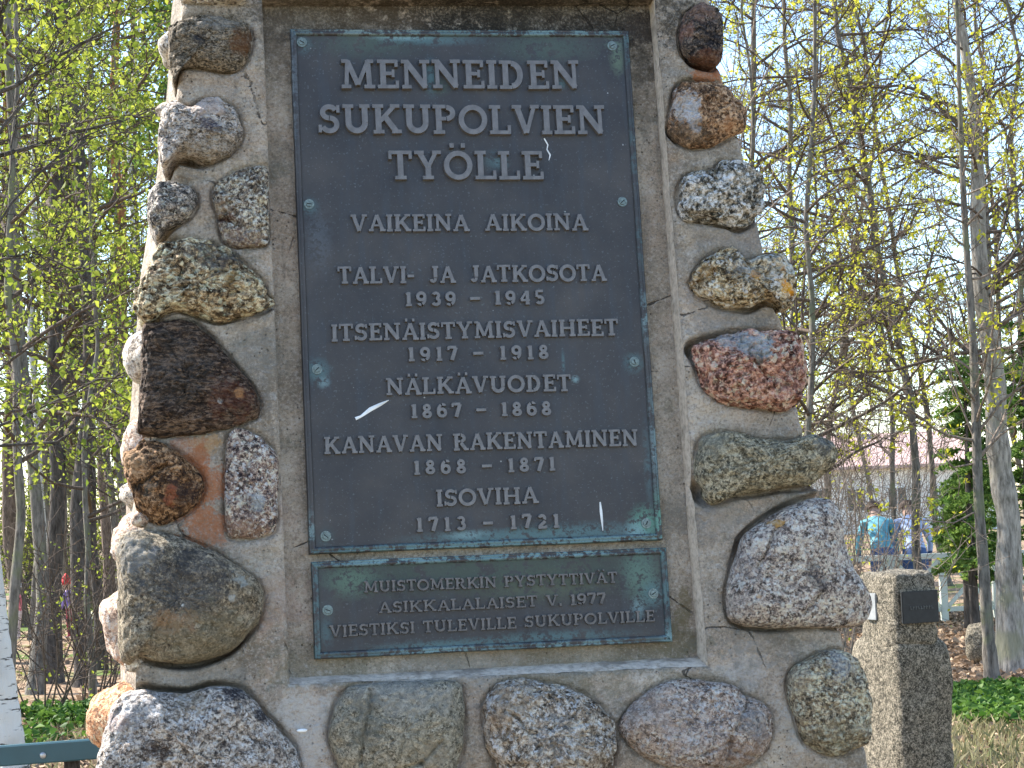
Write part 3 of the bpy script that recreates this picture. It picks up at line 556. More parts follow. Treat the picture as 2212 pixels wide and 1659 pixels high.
# --- stones on the sunlit left flank, and one slice of stone above the top left one
def blob(name, cu, cv, cz, ru, rv, rz, seed, mat, label=None, parent=mon, mw=part_mw, n=40, rough=1.0):
    V = []; nu, nv_ = n, n // 2 + 4
    for j in range(nv_ + 1):
        th = pi * j / nv_
        for i in range(nu):
            ph = 2 * pi * i / nu; d = Vector((sin(th) * cos(ph), cos(th), sin(th) * sin(ph)))
            d = Vector([math.copysign(abs(q) ** .85, q) for q in d])
            f = 1 + .13 * mn.fractal(d * 1.3 + Vector((seed * 3, seed, 0)), 1, 2, 3) + .035 * rough * mn.fractal(d * 7 + Vector((seed, 0, 2)), 1, 2, 3)
            V.append((cu + d.x * ru * f, cv + d.y * rv * f, cz + d.z * rz * f))
    ii = np.arange(len(V)).reshape(nv_ + 1, nu); nx = np.roll(ii, -1, 1)
    Fq = np.stack([ii[:-1], ii[1:], nx[1:], nx[:-1]], -1).reshape(-1, 4)
    o = quads_mesh(name, V, Fq, mat, parent, True, mw)
    if label: o['label'] = label
    return o
m_s1 = G('flank_grey', (.16, .15, .15), (.46, .44, .42), (.66, .64, .62), 90, 31, .9)
m_s2 = G('flank_pink', (.2, .15, .13), (.52, .42, .38), (.7, .62, .58), 90, 32, .8)
m_s3 = G('flank_orange', (.20, .10, .06), (.50, .28, .17), (.62, .45, .36), 80, 33, .8)
FL = [  # min x, y0, y1, depth, half depth, material, label
 (343, 75, 145, .30, .11, m_s1, 'grey stone on the side face, highest'), (341, 222, 262, .12, .07, m_s1, 'small grey stone on the side face below it'),
 (322, 395, 480, .40, .10, m_s1, 'pale grey stone far back on the side face'),
 (267, 715, 842, .34, .12, m_s1, 'tall pale stone on the side face'), (263, 895, 1045, .20, .11, m_s2, 'pinkish stone on the side face beside the rust brown one'),
 (259, 1040, 1104, .42, .09, m_s1, 'small pale stone on the side face'), (239, 1106, 1238, .30, .12, m_s2, 'pale pink stone on the side face'),
 (217, 1262, 1445, .28, .14, m_s2, 'large rounded pinkish stone on the side face'), (193, 1470, 1640, .26, .15, m_s3, 'orange stone low on the side face')]
for i, (x0, y0, y1, dz, rz, mat, lab) in enumerate(FL):
    zc = CF - dz; ua, va = fp(x0, (y0 + y1) / 2, zc); _, vt_ = fp(x0, y0, zc); _, vb_ = fp(x0, y1, zc)
    face_u = float(uFL(va)) + (float(uBL(va)) - float(uFL(va))) * dz / DEP
    ru = max(.045, (face_u - ua) + .05)
    blob('fieldstone', ua + ru, va, zc, ru, (vt_ - vb_) / 2, rz, 40 + i, mat, lab)
poly = resample([fp(x, y, CF) for x, y in [(385,-60),(440,-75),(520,-70),(545,-40),(530,5),(480,9),(410,8),(388,-5)]], 90)
V, Fq = stone_mesh(poly, .05, 60, 24, 1.0, .1); V[:, 2] += CF - .004
o = quads_mesh('fieldstone', V, Fq, m_s1, mon, True, part_mw); o['label'] = 'grey stone cut off by the top of the picture'
blob('mortar_lump', *fp(304, 1120, CF), CF - .02, .022, .018, .03, 3, m_s2, None, n=24)
blob('mortar_lump', *fp(290, 1430, CF), CF - .03, .024, .022, .03, 4, m_s1, None, n=24)

# --- plaques
def plaque(cu, cv, w, h, mat, rim):
    x0, x1, y0, y1 = cu - w / 2, cu + w / 2, cv - h / 2, cv + h / 2
    nx_, ny_ = 60, max(14, int(90 * h / 1.26)); V = []; R = .0155
    for j in range(ny_ + 1):
        for i in range(nx_ + 1):
            u = x0 + R + (w - 2 * R) * i / nx_; v = y0 + R + (h - 2 * R) * j / ny_
            V.append((u, v, -.0065 + .0012 * nz(u, v, 2.5, 8) + .0004 * nz(u, v, 14, 9)))
    ii = np.arange(len(V)).reshape(ny_ + 1, nx_ + 1)
    pl = quads_mesh('plaque', V, np.stack([ii[:-1, :-1], ii[:-1, 1:], ii[1:, 1:], ii[1:, :-1]], -1).reshape(-1, 4), mat, mon, True, part_mw)
    # rim: closed profile swept round the four sides, wavy like a casting
    prof = [(-.0, -.026), (-.0, -.003), (.0015, -.0008), (.0040, -.0002), (.0052, -.0022), (.0064, -.0002), (.0125, -.0004), (.0142, -.0022), (.0165, -.0095)]
    per = []
    for (ax, ay, bx, by, n) in ((x0, y0, x1, y0, 60), (x1, y0, x1, y1, 60), (x1, y1, x0, y1, 60), (x0, y1, x0, y0, 60)):
        for i in range(n): per.append((ax + (bx - ax) * i / n, ay + (by - ay) * i / n))
    V = []
    for (ins, z) in prof:
        for (px, py) in per:
            sx = 1 if px < cu else -1; sy = 1 if py < cv else -1
            qx = min(max(px, x0 + ins), x1 - ins); qy = min(max(py, y0 + ins), y1 - ins)
            wv = .0007 * nz(px, py, 9, 4)
            V.append((qx + wv, qy + wv, z + wv * .6))
    m = len(prof); n = len(per); ii = np.arange(m * n).reshape(m, n); nx2 = np.roll(ii, -1, 1)
    rm = quads_mesh('plaque_rim', V, np.stack([ii[:-1], nx2[:-1], nx2[1:], ii[1:]], -1).reshape(-1, 4), rim, pl, False, part_mw)
    return pl
PW, PH = .8324, 1.2605; W2, H2, DG, DU = .8358, .2206, .0185, .0054
pl1 = plaque(0, 0, PW, PH, M_BRONZE, M_RIM); pl1['label'] = 'large inscribed bronze plaque'
pl2 = plaque(DU, -PH / 2 - DG - H2 / 2, W2, H2, M_BRONZE2, M_RIM); pl2['label'] = 'small lower bronze plaque with three lines of text'

# --- slab serif letters, cap height 1
S_, T_ = .165, .115
def ln(x0, y0, x1, y1, w=S_): return ('L', x0, y0, x1, y1, w)
def arc(cx, cy, rx, ry, a0, a1, w=S_): return ('A', cx, cy, rx, ry, a0, a1, w)
def sf(x, y, l=.34): return ln(x - l / 2, y, x + l / 2, y, T_)
h_ = T_ / 2; B0, B1 = h_, 1 - h_
def ser2(x, l=.34): return [sf(x, B0, l), sf(x, B1, l)]
GL = {
 'I': (.36, [ln(.18, 0, .18, 1)] + ser2(.18, .36)),
 'E': (.74, [ln(.2, 0, .2, 1), ln(0, B0, .72, B0, T_), ln(0, B1, .70, B1, T_), ln(.2, .52, .56, .52, T_), ln(.67, 0, .67, .28, .1), ln(.65, .74, .65, 1, .1), ln(.54, .38, .54, .66, .09)]),
 'N': (.98, [ln(.18, 0, .18, 1, .12), ln(.80, 0, .80, 1, .12), ln(.16, .97, .82, .04, .17), sf(.18, B0, .34), sf(.13, B1, .26), sf(.8, B1, .36)]),
 'M': (1.16, [ln(.19, 0, .24, 1, .12), ln(.97, 0, .92, 1, .15), ln(.24, .95, .58, .12, .15), ln(.58, .12, .92, .95, .12), sf(.19, B0, .34), sf(.97, B0, .38), sf(.15, B1, .24), sf(1.0, B1, .24)]),
 'D': (.92, [ln(.22, 0, .22, 1), ln(0, B0, .44, B0, T_), ln(0, B1, .44, B1, T_), arc(.42, .5, .40, .5, -90, 90)]),
 'S': (.74, [arc(.37, .72, .31, .285, 20, 270, .15), arc(.37, .305, .33, .31, -160, 90, .15), ln(.66, .7, .66, .98, .1), ln(.06, .02, .06, .3, .1)]),
 'U': (.94, [ln(.2, .36, .2, 1), ln(.75, .36, .75, 1), arc(.475, .38, .374, .38, 180, 360), sf(.2, B1, .38), sf(.75, B1, .36)]),
 'K': (.96, [ln(.2, 0, .2, 1), ln(.26, .42, .76, .97, .13), ln(.42, .58, .80, .03, .16)] + ser2(.2, .38) + [sf(.76, B1, .34), sf(.8, B0, .34)]),
 'P': (.80, [ln(.2, 0, .2, 1), sf(.2, B0, .4), ln(0, B1, .46, B1, T_), ln(.2, .52, .46, .52, T_), arc(.46, .715, .31, .285, -90, 90, .15)]),
 'R': (.92, [ln(.2, 0, .2, 1), sf(.2, B0, .38), ln(0, B1, .46, B1, T_), ln(.2, .54, .46, .54, T_), arc(.46, .725, .30, .275, -90, 90, .15), ln(.46, .46, .74, .04, .16), sf(.78, B0, .3)]),
 'O': (.98, [arc(.49, .5, .49, .52, 0, 360, .155)]),
 'L': (.74, [ln(.2, 0, .2, 1), sf(.2, B1, .4), ln(0, B0, .72, B0, T_), ln(.67, 0, .67, .32, .1)]),
 'V': (.92, [ln(.16, .97, .46, .02, .16), ln(.46, .02, .76, .97, .12), sf(.16, B1, .34), sf(.77, B1, .32)]),
 'T': (.80, [ln(.4, 0, .4, 1), sf(.4, B0, .4), ln(.02, B1, .78, B1, T_), ln(.06, .7, .06, 1, .1), ln(.74, .7, .74, 1, .1)]),
 'Y': (.92, [ln(.46, 0, .46, .46), ln(.17, .97, .46, .42, .15), ln(.46, .42, .75, .97, .12), sf(.46, B0, .38), sf(.17, B1, .34), sf(.76, B1, .32)]),
 'A': (.92, [ln(.14, .03, .46, .98, .12), ln(.46, .98, .78, .03, .16), ln(.26, .34, .66, .34, .1), sf(.14, B0, .3), sf(.78, B0, .34)]),
 'J': (.56, [ln(.36, .3, .36, 1), sf(.36, B1, .38), arc(.22, .3, .217, .3, -160, 0, .14)]),
 'H': (1.0, [ln(.2, 0, .2, 1), ln(.8, 0, .8, 1), ln(.2, .5, .8, .5, T_)] + ser2(.2, .36) + ser2(.8, .36)),
 '-': (.42, [ln(.0, .42, .42, .42, .13)]), '~': (.85, [ln(.05, .48, .80, .48, .14)]), '.': (.2, [ln(.0, .1, .2, .1, .2)]),
 '1': (.44, [ln(.24, 0, .24, 1), sf(.24, B0, .44), ln(.04, .84, .26, .93, .12)]),
 '9': (.72, [arc(.36, .66, .34, .34, 0, 360, .15), arc(.28, .5, .42, .5, -70, 20, .14), arc(.30, .2, .24, .2, 180, 290, .13)]),
 '6': (.72, [arc(.36, .34, .34, .34, 0, 360, .15), arc(.44, .5, .42, .5, 110, 200, .14), arc(.42, .8, .24, .2, 0, 110, .13)]),
 '3': (.68, [arc(.34, .73, .28, .27, -90, 160, .14), arc(.33, .31, .33, .31, -160, 90, .15)]),
 '4': (.74, [ln(.52, 0, .52, 1, .16), ln(.02, .3, .72, .3, .12), ln(.05, .32, .5, .95, .12), sf(.52, B0, .34)]),
 '5': (.70, [ln(.12, B1, .62, B1, .13), ln(.14, .5, .14, 1, .12), arc(.33, .3, .32, .31, -150, 130, .15)]),
 '7': (.66, [ln(.02, B1, .64, B1, .14), ln(.60, .95, .28, 0, .17), ln(.06, .72, .06, 1, .1)]),
 '8': (.70, [arc(.35, .75, .26, .25, 0, 360, .14), arc(.35, .27, .32, .27, 0, 360, .15)]),
 '2': (.70, [arc(.35, .70, .28, .30, -30, 165, .15), ln(.58, .52, .12, .1, .15), ln(.02, B0, .66, B0, .14), ln(.62, 0, .62, .22, .1)]),
 ' ': (.5, []),
}
GL['Ö'] = (.98, GL['O'][1] + [ln(.22, 1.2, .38, 1.2, .14), ln(.60, 1.2, .76, 1.2, .14)])
GL['Ä'] = (.92, GL['A'][1] + [ln(.18, 1.17, .34, 1.17, .14), ln(.58, 1.17, .74, 1.17, .14)])
_gm = {}
def glyph_mesh(ch, sx, sy, H, dull=False):
    key = (ch, round(sy, 4), dull)
    if key in _gm: return _gm[key]
    V = []; Fc = []
    for k_, st in enumerate(GL[ch][1]):
        if st[0] == 'L':
            _, x0, y0, x1, y1, w = st; w *= 1.2
            pts = [(x0, y0), (x1, y1)]; closed = False
        else:
            _, cx, cy, rx, ry, a0, a1, w = st; w *= 1.2; rx -= w / 2; ry -= w / 2
            closed = abs(a1 - a0) >= 360; n = max(5, int(abs(a1 - a0) / 15))
            pts = [(cx + rx * cos(radians(a0 + (a1 - a0) * i / n)), cy + ry * sin(radians(a0 + (a1 - a0) * i / n))) for i in range(n if closed else n + 1)]
        P_ = [Vector((x * sx, y * sy)) for x, y in pts]; ww = w * sy * 1.06 * (1.18 if ch in '0123456789~' else 1.0) * (1.27 if sy < .045 else 1.06) / 2; tp = max(ww - .0011, ww * .7); hz = H + .00016 * k_
        n = len(P_); b0 = len(V)
        for i, p in enumerate(P_):
            if closed: t = P_[(i + 1) % n] - P_[i - 1]
            else: t = P_[min(i + 1, n - 1)] - P_[max(i - 1, 0)]
            t.normalize(); nr_ = Vector((-t.y, t.x))
            e = 0
            if not closed and i == 0: e = .0007
            if not closed and i == n - 1: e = -.0007
            for (s_, z) in ((ww, 0), (tp, hz), (-tp, hz), (-ww, 0)):
                q = p + nr_ * s_ + (t * e if z else Vector((0, 0))); V.append((q.x, q.y, z))
        m = n if closed else n - 1
        for i in range(m):
            a_, b_ = b0 + 4 * i, b0 + 4 * ((i + 1) % n)
            for j in range(3): Fc.append((a_ + j, a_ + j + 1, b_ + j + 1, b_ + j))
        if not closed:
            Fc.append((b0, b0 + 3, b0 + 2, b0 + 1)); e_ = b0 + 4 * (n - 1); Fc.append((e_, e_ + 1, e_ + 2, e_ + 3))
    bm = bmesh.new(); vs = [bm.verts.new(v) for v in V]
    for f in Fc: bm.faces.new([vs[i] for i in f])
    bmesh.ops.recalc_face_normals(bm, faces=bm.faces)
    me = bpy.data.meshes.new('letter'); bm.to_mesh(me); bm.free(); me.materials.append(M_LETTER2 if dull else M_LETTER); _gm[key] = me
    return me
TEXT = [ (pl1, 'MENNEIDEN', 736, 192, 1252, 194, 61, .012), (pl1, 'SUKUPOLVIEN', 688, 290, 1308, 292, 62, .012), (pl1, 'TYÖLLE', 840, 389, 1175, 389, 61, .012),
 (pl1, 'VAIKEINA AIKOINA', 758, 501, 1270, 498, 36, .009), (pl1, 'TALVI- JA JATKOSOTA', 730, 614, 1310, 607, 36, .009), (pl1, '1939 ~ 1945', 876, 662, 1177, 657, 30, .009),
 (pl1, 'ITSENÄISTYMISVAIHEET', 716, 738, 1336, 725, 36, .009), (pl1, '1917 ~ 1918', 882, 781, 1185, 776, 30, .009), (pl1, 'NÄLKÄVUODET', 834, 854, 1234, 845, 36, .009),
 (pl1, '1867 ~ 1868', 888, 904, 1191, 897, 30, .009), (pl1, 'KANAVAN RAKENTAMINEN', 700, 981, 1378, 963, 36, .009), (pl1, '1868 ~ 1871', 894, 1026, 1199, 1017, 30, .009),
 (pl1, 'ISOVIHA', 943, 1095, 1163, 1087, 36, .009), (pl1, '1713 ~ 1721', 900, 1149, 1208, 1140, 30, .009),
 (pl2, 'MUISTOMERKIN PYSTYTTIVÄT', 786, 1280, 1334, 1259, 24, .007), (pl2, 'ASIKKALALAISET V. 1977', 818, 1325, 1309, 1304, 24, .007), (pl2, 'VIESTIKSI TULEVILLE SUKUPOLVILLE', 712, 1377, 1415, 1342, 25, .007)]
random.seed(4)
plinv = {}
for (par, txt, xl, yl, xr, yr, hp, H) in TEXT:
    a_ = Vector(fp(xl, yl, -.002)); b_ = Vector(fp(xr, yr, -.002)); top = Vector(fp((xl + xr) / 2, (yl + yr) / 2 - hp, -.002)); mid = (a_ + b_) / 2
    hh = top.y - mid.y; L = (b_ - a_).length; ws = [GL[c][0] for c in txt]; num = '~' in txt
    if num: ws = [w if c != ' ' else .3 for w, c in zip(ws, txt)]
    if txt.startswith('VAIKEINA') or txt.startswith('TALVI'): ws = [w if c != ' ' else .75 for w, c in zip(ws, txt)]
    n = len(ws); trk = .1 if not num else .32; sx = hh
    tot = sum(ws) * hh; trk = (L - tot) / (n - 1)
    if trk < .03 * hh: trk = .03 * hh; sx = (L - trk * (n - 1)) / sum(ws)
    if trk > .07 * hh and not num: trk = .07 * hh; sx = (L - trk * (n - 1)) / sum(ws)
    x = 0.0
    for c, w in zip(txt, ws):
        if c != ' ':
            me = glyph_mesh(c, sx, hh, H, par is pl2)
            p = a_ + (b_ - a_) * (x / L); o = bpy.data.objects.new('letter', me); C.objects.link(o); o.parent = par
            jit = random.uniform(-.0006, .0006)
            o.matrix_basis = Matrix.Translation((p.x, p.y + jit, -.0068)) @ Matrix.Rotation(random.uniform(-.008, .008), 4, 'Z')
        x += w * sx + trk
# plaque parent frame: its matrix_basis already carries the monument frame, so children use plaque coordinates directly
def screw(par, x, y, seed):
    u, v = fp(x, y, -.002); bm = bmesh.new(); r = .0085
    bmesh.ops.create_cone(bm, cap_ends=True, segments=20, radius1=r, radius2=r * .82, depth=.004, matrix=Matrix.Translation((u, v, -.0035)))
    bmesh.ops.create_cone(bm, cap_ends=True, segments=20, radius1=r * 1.45, radius2=r * 1.4, depth=.0018, matrix=Matrix.Translation((u, v, -.0052)))
    for f in bm.faces: f.material_index = 0
    R = Matrix.Rotation(random.Random(seed).uniform(0, 3.1), 4, 'Z')
    m = Matrix.Translation((u, v, -.0012)) @ R @ Matrix.Diagonal((r * 1.3, .0022, .0012, 1))
    g_ = bmesh.ops.create_cube(bm, size=1, matrix=m)
    for vv_ in g_['verts']:
        for f in vv_.link_faces: f.material_index = 1
    bm_obj('screw', bm, [M_SCREW, M_SLOT], par)
for i, (x, y) in enumerate([(652,90),(1323,98),(668,440),(1345,435),(685,797),(1371,781),(704,1158),(1397,1130)]): screw(pl1, x, y, i)
for i, (x, y) in enumerate([(708,1318),(1412,1282)]): screw(pl2, x, y, 20 + i)
def streak(par, pts, wd):
    V = []; 
    for i, (x, y) in enumerate(pts):
        u, v = fp(x, y, -.003); w = wd[i] / 905.0
        a_, b_ = pts[max(i - 1, 0)], pts[min(i + 1, len(pts) - 1)]; t = Vector((b_[0] - a_[0], -(b_[1] - a_[1]))).normalized(); nn = Vector((-t.y, t.x))
        for s_, z in ((1, -.0062), (.4, -.0048), (-.4, -.0048), (-1, -.0062)): V.append((u + nn.x * w * s_, v + nn.y * w * s_, z))
    Fc = [(4 * i + j, 4 * i + j + 1, 4 * i + j + 5, 4 * i + j + 4) for i in range(len(pts) - 1) for j in range(3)]
    mesh_obj('white_streak', V, Fc, M_STREAK, par, True)
streak(pl1, [(768, 904), (780, 899), (800, 884), (822, 873), (840, 864)], [3.5, 2.5, 4.5, 3.5, .8])
streak(pl1, [(1297, 1084), (1299, 1105), (1301, 1125), (1303, 1146)], [1.5, 3, 2.4, .8])
streak(pl1, [(1176, 298), (1184, 312), (1182, 322), (1189, 334), (1186, 346)], [1.5, 1.6, 1.4, 2, .6])
blob('lime_fleck', *fp(652, 1578, CF), CF + .003, .012, .004, .004, 7, M_STREAK, None, n=16)

# ================================================================== the ground
rng = np.random.default_rng(7); random.seed(7)
def ground_z(x, y): return .05 * mn.noise((x * .35, y * .35, 0)) + .02 * mn.noise((x * 1.7, y * 1.7, 3))
def ground_material():
    k = MT('woodland ground'); co = k.coord(); n = k.noise(co, .35, 5, .6); f = k.noise(co, 9, 6, .7); l = k.voro(co, 22, out='Color')
    litter = k.ramp(f, [(.3, (.07, .045, .028)), (.5, (.19, .125, .08)), (.7, (.36, .27, .19))])
    litter = k.mix(k.math('MULTIPLY', k.step(k.sep(l)[0], .6, .8), .6), litter, (.42, .32, .22))
    grass = k.ramp(f, [(.3, (.05, .075, .02)), (.6, (.11, .16, .04)), (.8, (.24, .21, .11))])
    return k.fin(k.mix(k.step(n, .5, .6), litter, grass), .95, 0, k.bump(f, .8, .03), .1)
M_GROUND = ground_material()
xs = np.concatenate([[-900, -300, -120, -60, -30], np.arange(-16, 16.01, .4), [30, 60, 120, 300, 900]])
ys = np.concatenate([[-300, -60, -20, -8], np.arange(-4, 36.01, .4), [45, 60, 90, 140, 300, 1200]])
V = [(x, y, ground_z(x, y) if abs(x) < 40 and y < 60 else 0) for y in ys for x in xs]
ii = np.arange(len(V)).reshape(len(ys), len(xs))
g = quads_mesh('ground', V, np.stack([ii[:-1, :-1], ii[:-1, 1:], ii[1:, 1:], ii[1:, :-1]], -1).reshape(-1, 4), M_GROUND, None, True); tag(g, 'woodland floor of brown leaf litter and sparse grass', None, None, 'structure')
def leafmat(name, c1, c2, trans=.45, rough=.6):
    k = MT(name); gi = k.n('ShaderNodeNewGeometry'); col = k.ramp(gi.outputs['Random Per Island'], [(0, c1), (1, c2)])
    k.fin(col, rough, 0, None, .25)
    tr = k.n('ShaderNodeBsdfTranslucent'); k.L(col, tr.inputs[0]); mx = k.n('ShaderNodeMixShader'); mx.inputs[0].default_value = trans
    k.L(k.b.outputs[0], mx.inputs[1]); k.L(tr.outputs[0], mx.inputs[2]); k.L(mx.outputs[0], k.out.inputs[0])
    return k.m
def leaves(name, P, size, mat, parent=None, flatz=1.0, elong=1.6, jit=.35, fold=.25, rs=None):
    rs = rs or np.random.default_rng(1); P = np.asarray(P, float); n = len(P)
    A = rs.normal(size=(n, 3)); A[:, 2] *= flatz; A /= np.linalg.norm(A, axis=1)[:, None] + 1e-9
    B = rs.normal(size=(n, 3)); B -= (B * A).sum(1)[:, None] * A; B /= np.linalg.norm(B, axis=1)[:, None] + 1e-9
    N = np.cross(A, B); s = (size * (1 + jit * rs.uniform(-1, 1, n)))[:, None]
    A = A * s * elong * .5; B = B * s * .5; N = N * s * fold
    V = np.stack([P - A, P + B + N, P + A, P - B + N], 1).reshape(-1, 3)
    i0 = np.arange(n)[:, None] * 4; T = np.concatenate([i0 + [0, 1, 2], i0 + [0, 2, 3]], 1).reshape(-1, 3)
    return quads_mesh(name, V, T, mat, parent)
M_LITTER = leafmat('fallen leaves', (.12, .075, .045), (.46, .33, .22), .15, .8)
M_DRY = leafmat('dry grass', (.12, .13, .05), (.36, .30, .17), .3, .8)
M_GREEN = leafmat('fresh ground plants', (.04, .105, .015), (.12, .21, .035), .35)
def scatter(x0, x1, y0, y1, n, rs): return np.column_stack([rs.uniform(x0, x1, n), rs.uniform(y0, y1, n), np.zeros(n)])
def on_ground(P, dz): 
    P[:, 2] = [ground_z(a, b) for a, b in P[:, :2]]; P[:, 2] += dz; return P
P = np.vstack([scatter(-4.2, -1.6, 9, 27, 9000, rng), scatter(2.4, 6.2, 9, 27, 14000, rng), scatter(-7, 7, 6, 30, 7000, rng)])
o = leaves('leaf_litter', on_ground(P, rng.uniform(.004, .03, len(P))), .05, M_LITTER, None, .3, 1.5, rs=rng); tag(o, 'brown fallen leaves strewn over the woodland floor', 'leaf litter', None, 'stuff')
def blades(name, P, h, w, mat, rs, lean=.35):
    n = len(P); a = rs.uniform(0, 2 * pi, n); hh = h * rs.uniform(.5, 1.2, n); d = np.column_stack([np.cos(a), np.sin(a), np.zeros(n)]); l = np.abs(rs.normal(size=n)) * lean * hh
    e = rs.uniform(0, 2 * pi, n); b = np.column_stack([np.cos(e), np.sin(e), np.zeros(n)]) * w * .5
    up = np.zeros((n, 3)); up[:, 2] = hh
    V = np.stack([P - b, P + b, P + d * (l * .4)[:, None] + up * .6 + b * .7, P + d * l[:, None] + up], 1).reshape(-1, 3)
    i0 = np.arange(n)[:, None] * 4; T = np.concatenate([i0 + [0, 1, 2], i0 + [0, 2, 3]], 1).reshape(-1, 3)
    return quads_mesh(name, V, T, mat)
def ell(cx, cy, rx, ry, n, rs):
    a = rs.uniform(0, 2 * pi, n); r = np.sqrt(rs.uniform(0, 1, n)) * (1 + .2 * np.sin(3 * a)); return np.column_stack([cx + rx * r * np.cos(a), cy + ry * r * np.sin(a), np.zeros(n)])
# green patch at right, seen above the dry grass
P = ell(4.0, 14.9, 1.9, 1.35, 12000, rng)
o = leaves('ground_cover', on_ground(P, rng.uniform(.02, .10, len(P))), .055, M_GREEN, None, .3, 1.3, rs=rng); tag(o, 'patch of bright green low plants right of the granite post', 'ground plants', None, 'stuff')
P = np.vstack([ell(-3.6, 16.4, .62, .6, 1300, rng), ell(-4.1, 14.6, .7, .8, 500, rng)])
o = leaves('ground_cover', on_ground(P, rng.uniform(.02, .14, len(P))), .055, M_GREEN, None, .4, 1.3, rs=rng); tag(o, 'small patch of fresh green plants under the trees left of the monument', 'ground plants', None, 'stuff')
P = np.vstack([scatter(2.1, 5.2, 9.5, 13.9, 9000, rng), scatter(-4, -1.5, 11, 16.5, 2500, rng)])
o = blades('dry_grass', on_ground(P, 0), .10, .012, M_DRY, rng, .6); tag(o, 'short dry straw-coloured grass by the granite post', 'grass', None, 'stuff')

# ================================================================== trees
def barkmat(name, c1, c2, moss=None, birch=False, scale=30, orange=None):
    k = MT(name); co = k.coord(scale=(1, 1, .22)); n = k.noise(co, scale, 5, .7)
    col = k.ramp(n, [(.35, c1), (.62, c2)])
    if birch:
        cb = k.coord(scale=(.35, .35, 2.2)); b = k.noise(cb, 13, 4, .65); col = k.mix(k.step(b, .57, .63), (.62, .61, .58), (.04, .035, .03))
        col = k.mix(k.math('MULTIPLY', k.step(k.noise(k.coord(), 3, 3), .5, .7), .4), col, (.33, .3, .26))
    if moss: col = k.mix(k.math('MULTIPLY', k.step(k.noise(k.coord(), 2.5, 4, .6), .5, .65), .7), col, moss)
    if orange: col = k.mix(k.step(k.sep(k.coord())[2], 3.0, 6.5), col, k.ramp(n, [(.35, (.16, .07, .03)), (.62, (.36, .17, .075))]))
    return k.fin(col, .9, 0, k.bump(n, .8, .02), .15)
M_BARKD = barkmat('dark alder bark', (.035, .03, .026), (.115, .10, .088))
M_BARKG = barkmat('grey bark', (.07, .062, .052), (.22, .195, .165), (.16, .17, .09))
M_BARKM = barkmat('mossy green bark', (.06, .06, .03), (.18, .17, .10), (.19, .21, .05))
M_BARKB = barkmat('birch bark', (.1, .1, .1), (.5, .5, .5), birch=True)
M_BARKP = barkmat('pine bark', (.06, .045, .035), (.2, .15, .12), orange=True)
M_TWIG = barkmat('twig bark', (.06, .045, .035), (.15, .115, .09), scale=60)
M_TWIGL = barkmat('pale twig bark', (.13, .10, .08), (.30, .24, .19), scale=60)
M_LEAF1 = leafmat('spring leaves', (.10, .15, .02), (.34, .37, .05), .55)
M_LEAF2 = leafmat('yellow green maple flowers', (.32, .33, .03), (.58, .55, .05), .5)
M_NEEDLE = leafmat('soft green needles', (.06, .13, .025), (.19, .29, .06), .5)

class Tubes:
    def __init__(s): s.V = []; s.F = []; s.n = 0
    def add(s, pts, rad, k):
        pts = np.asarray(pts); m = len(pts); t = np.gradient(pts, axis=0); t /= np.linalg.norm(t, axis=1)[:, None] + 1e-9
        ref = np.array([0, 0, 1.0]) if abs(t[0, 2]) < .8 else np.array([1.0, 0, 0])
        x = np.cross(t, ref); x /= np.linalg.norm(x, axis=1)[:, None] + 1e-9; y = np.cross(t, x)
        a = np.arange(k) * 2 * pi / k; r = np.asarray(rad)[:, None, None]
        ring = pts[:, None, :] + r * (np.cos(a)[None, :, None] * x[:, None, :] + np.sin(a)[None, :, None] * y[:, None, :])
        s.V.append(ring.reshape(-1, 3)); ii = np.arange(m * k).reshape(m, k) + s.n; nx = np.roll(ii, -1, 1)
        s.F.append(np.stack([ii[:-1], nx[:-1], nx[1:], ii[1:]], -1).reshape(-1, 4)); s.n += m * k
    def build(s, name, mat, parent): return quads_mesh(name, np.vstack(s.V), np.vstack(s.F), mat, parent, True)
def wander(rs, p, d, L, n, wob, lift=0.0):
    pts = [p]; d = d / (np.linalg.norm(d) + 1e-9); st = L / n
    for i in range(n):
        d = d + rs.normal(size=3) * wob + np.array([0, 0, lift]); d /= np.linalg.norm(d); pts.append(pts[-1] + d * st)
    return np.array(pts)
def along(pts, t):
    x = t * (len(pts) - 1); i = min(int(x), len(pts) - 2); f = x - i; return pts[i] * (1 - f) + pts[i + 1] * f, pts[i + 1] - pts[i]
def grow(rs, trunk, rad, tw, tips, n1, z0, len1, lift1, n2, n3, r1=.022, ang=(50, 85), leaf_n=3, leaf_sp=.06, twr=.0035, lim=None):
    """branches, side branches and twigs along a trunk polyline; leaf positions collected in tips"""
    zt = trunk[:, 2]; T = np.linspace(0, 1, 200); zz = np.interp(T * (len(trunk) - 1), np.arange(len(trunk)), zt)
    ok = T[zz > z0]
    for b in range(n1):
        t = ok[int((b + rs.uniform(0, 1)) / n1 * (len(ok) - 1))]; p, td = along(trunk, t)
        fr = 1 - (t - ok[0]) / (1.001 - ok[0]); az = rs.uniform(0, 2 * pi); el = radians(90 - rs.uniform(*ang))
        d = np.array([cos(az) * cos(el), sin(az) * cos(el), sin(el)]); L = len1 * (.35 + .65 * fr) * rs.uniform(.6, 1.15)
        side(rs, p, d, L, min(r1 * (.5 + .7 * fr), np.interp(t, np.linspace(0, 1, len(rad)), rad) * .7), tw, tips, lift1, n2, n3, leaf_n, leaf_sp, twr)
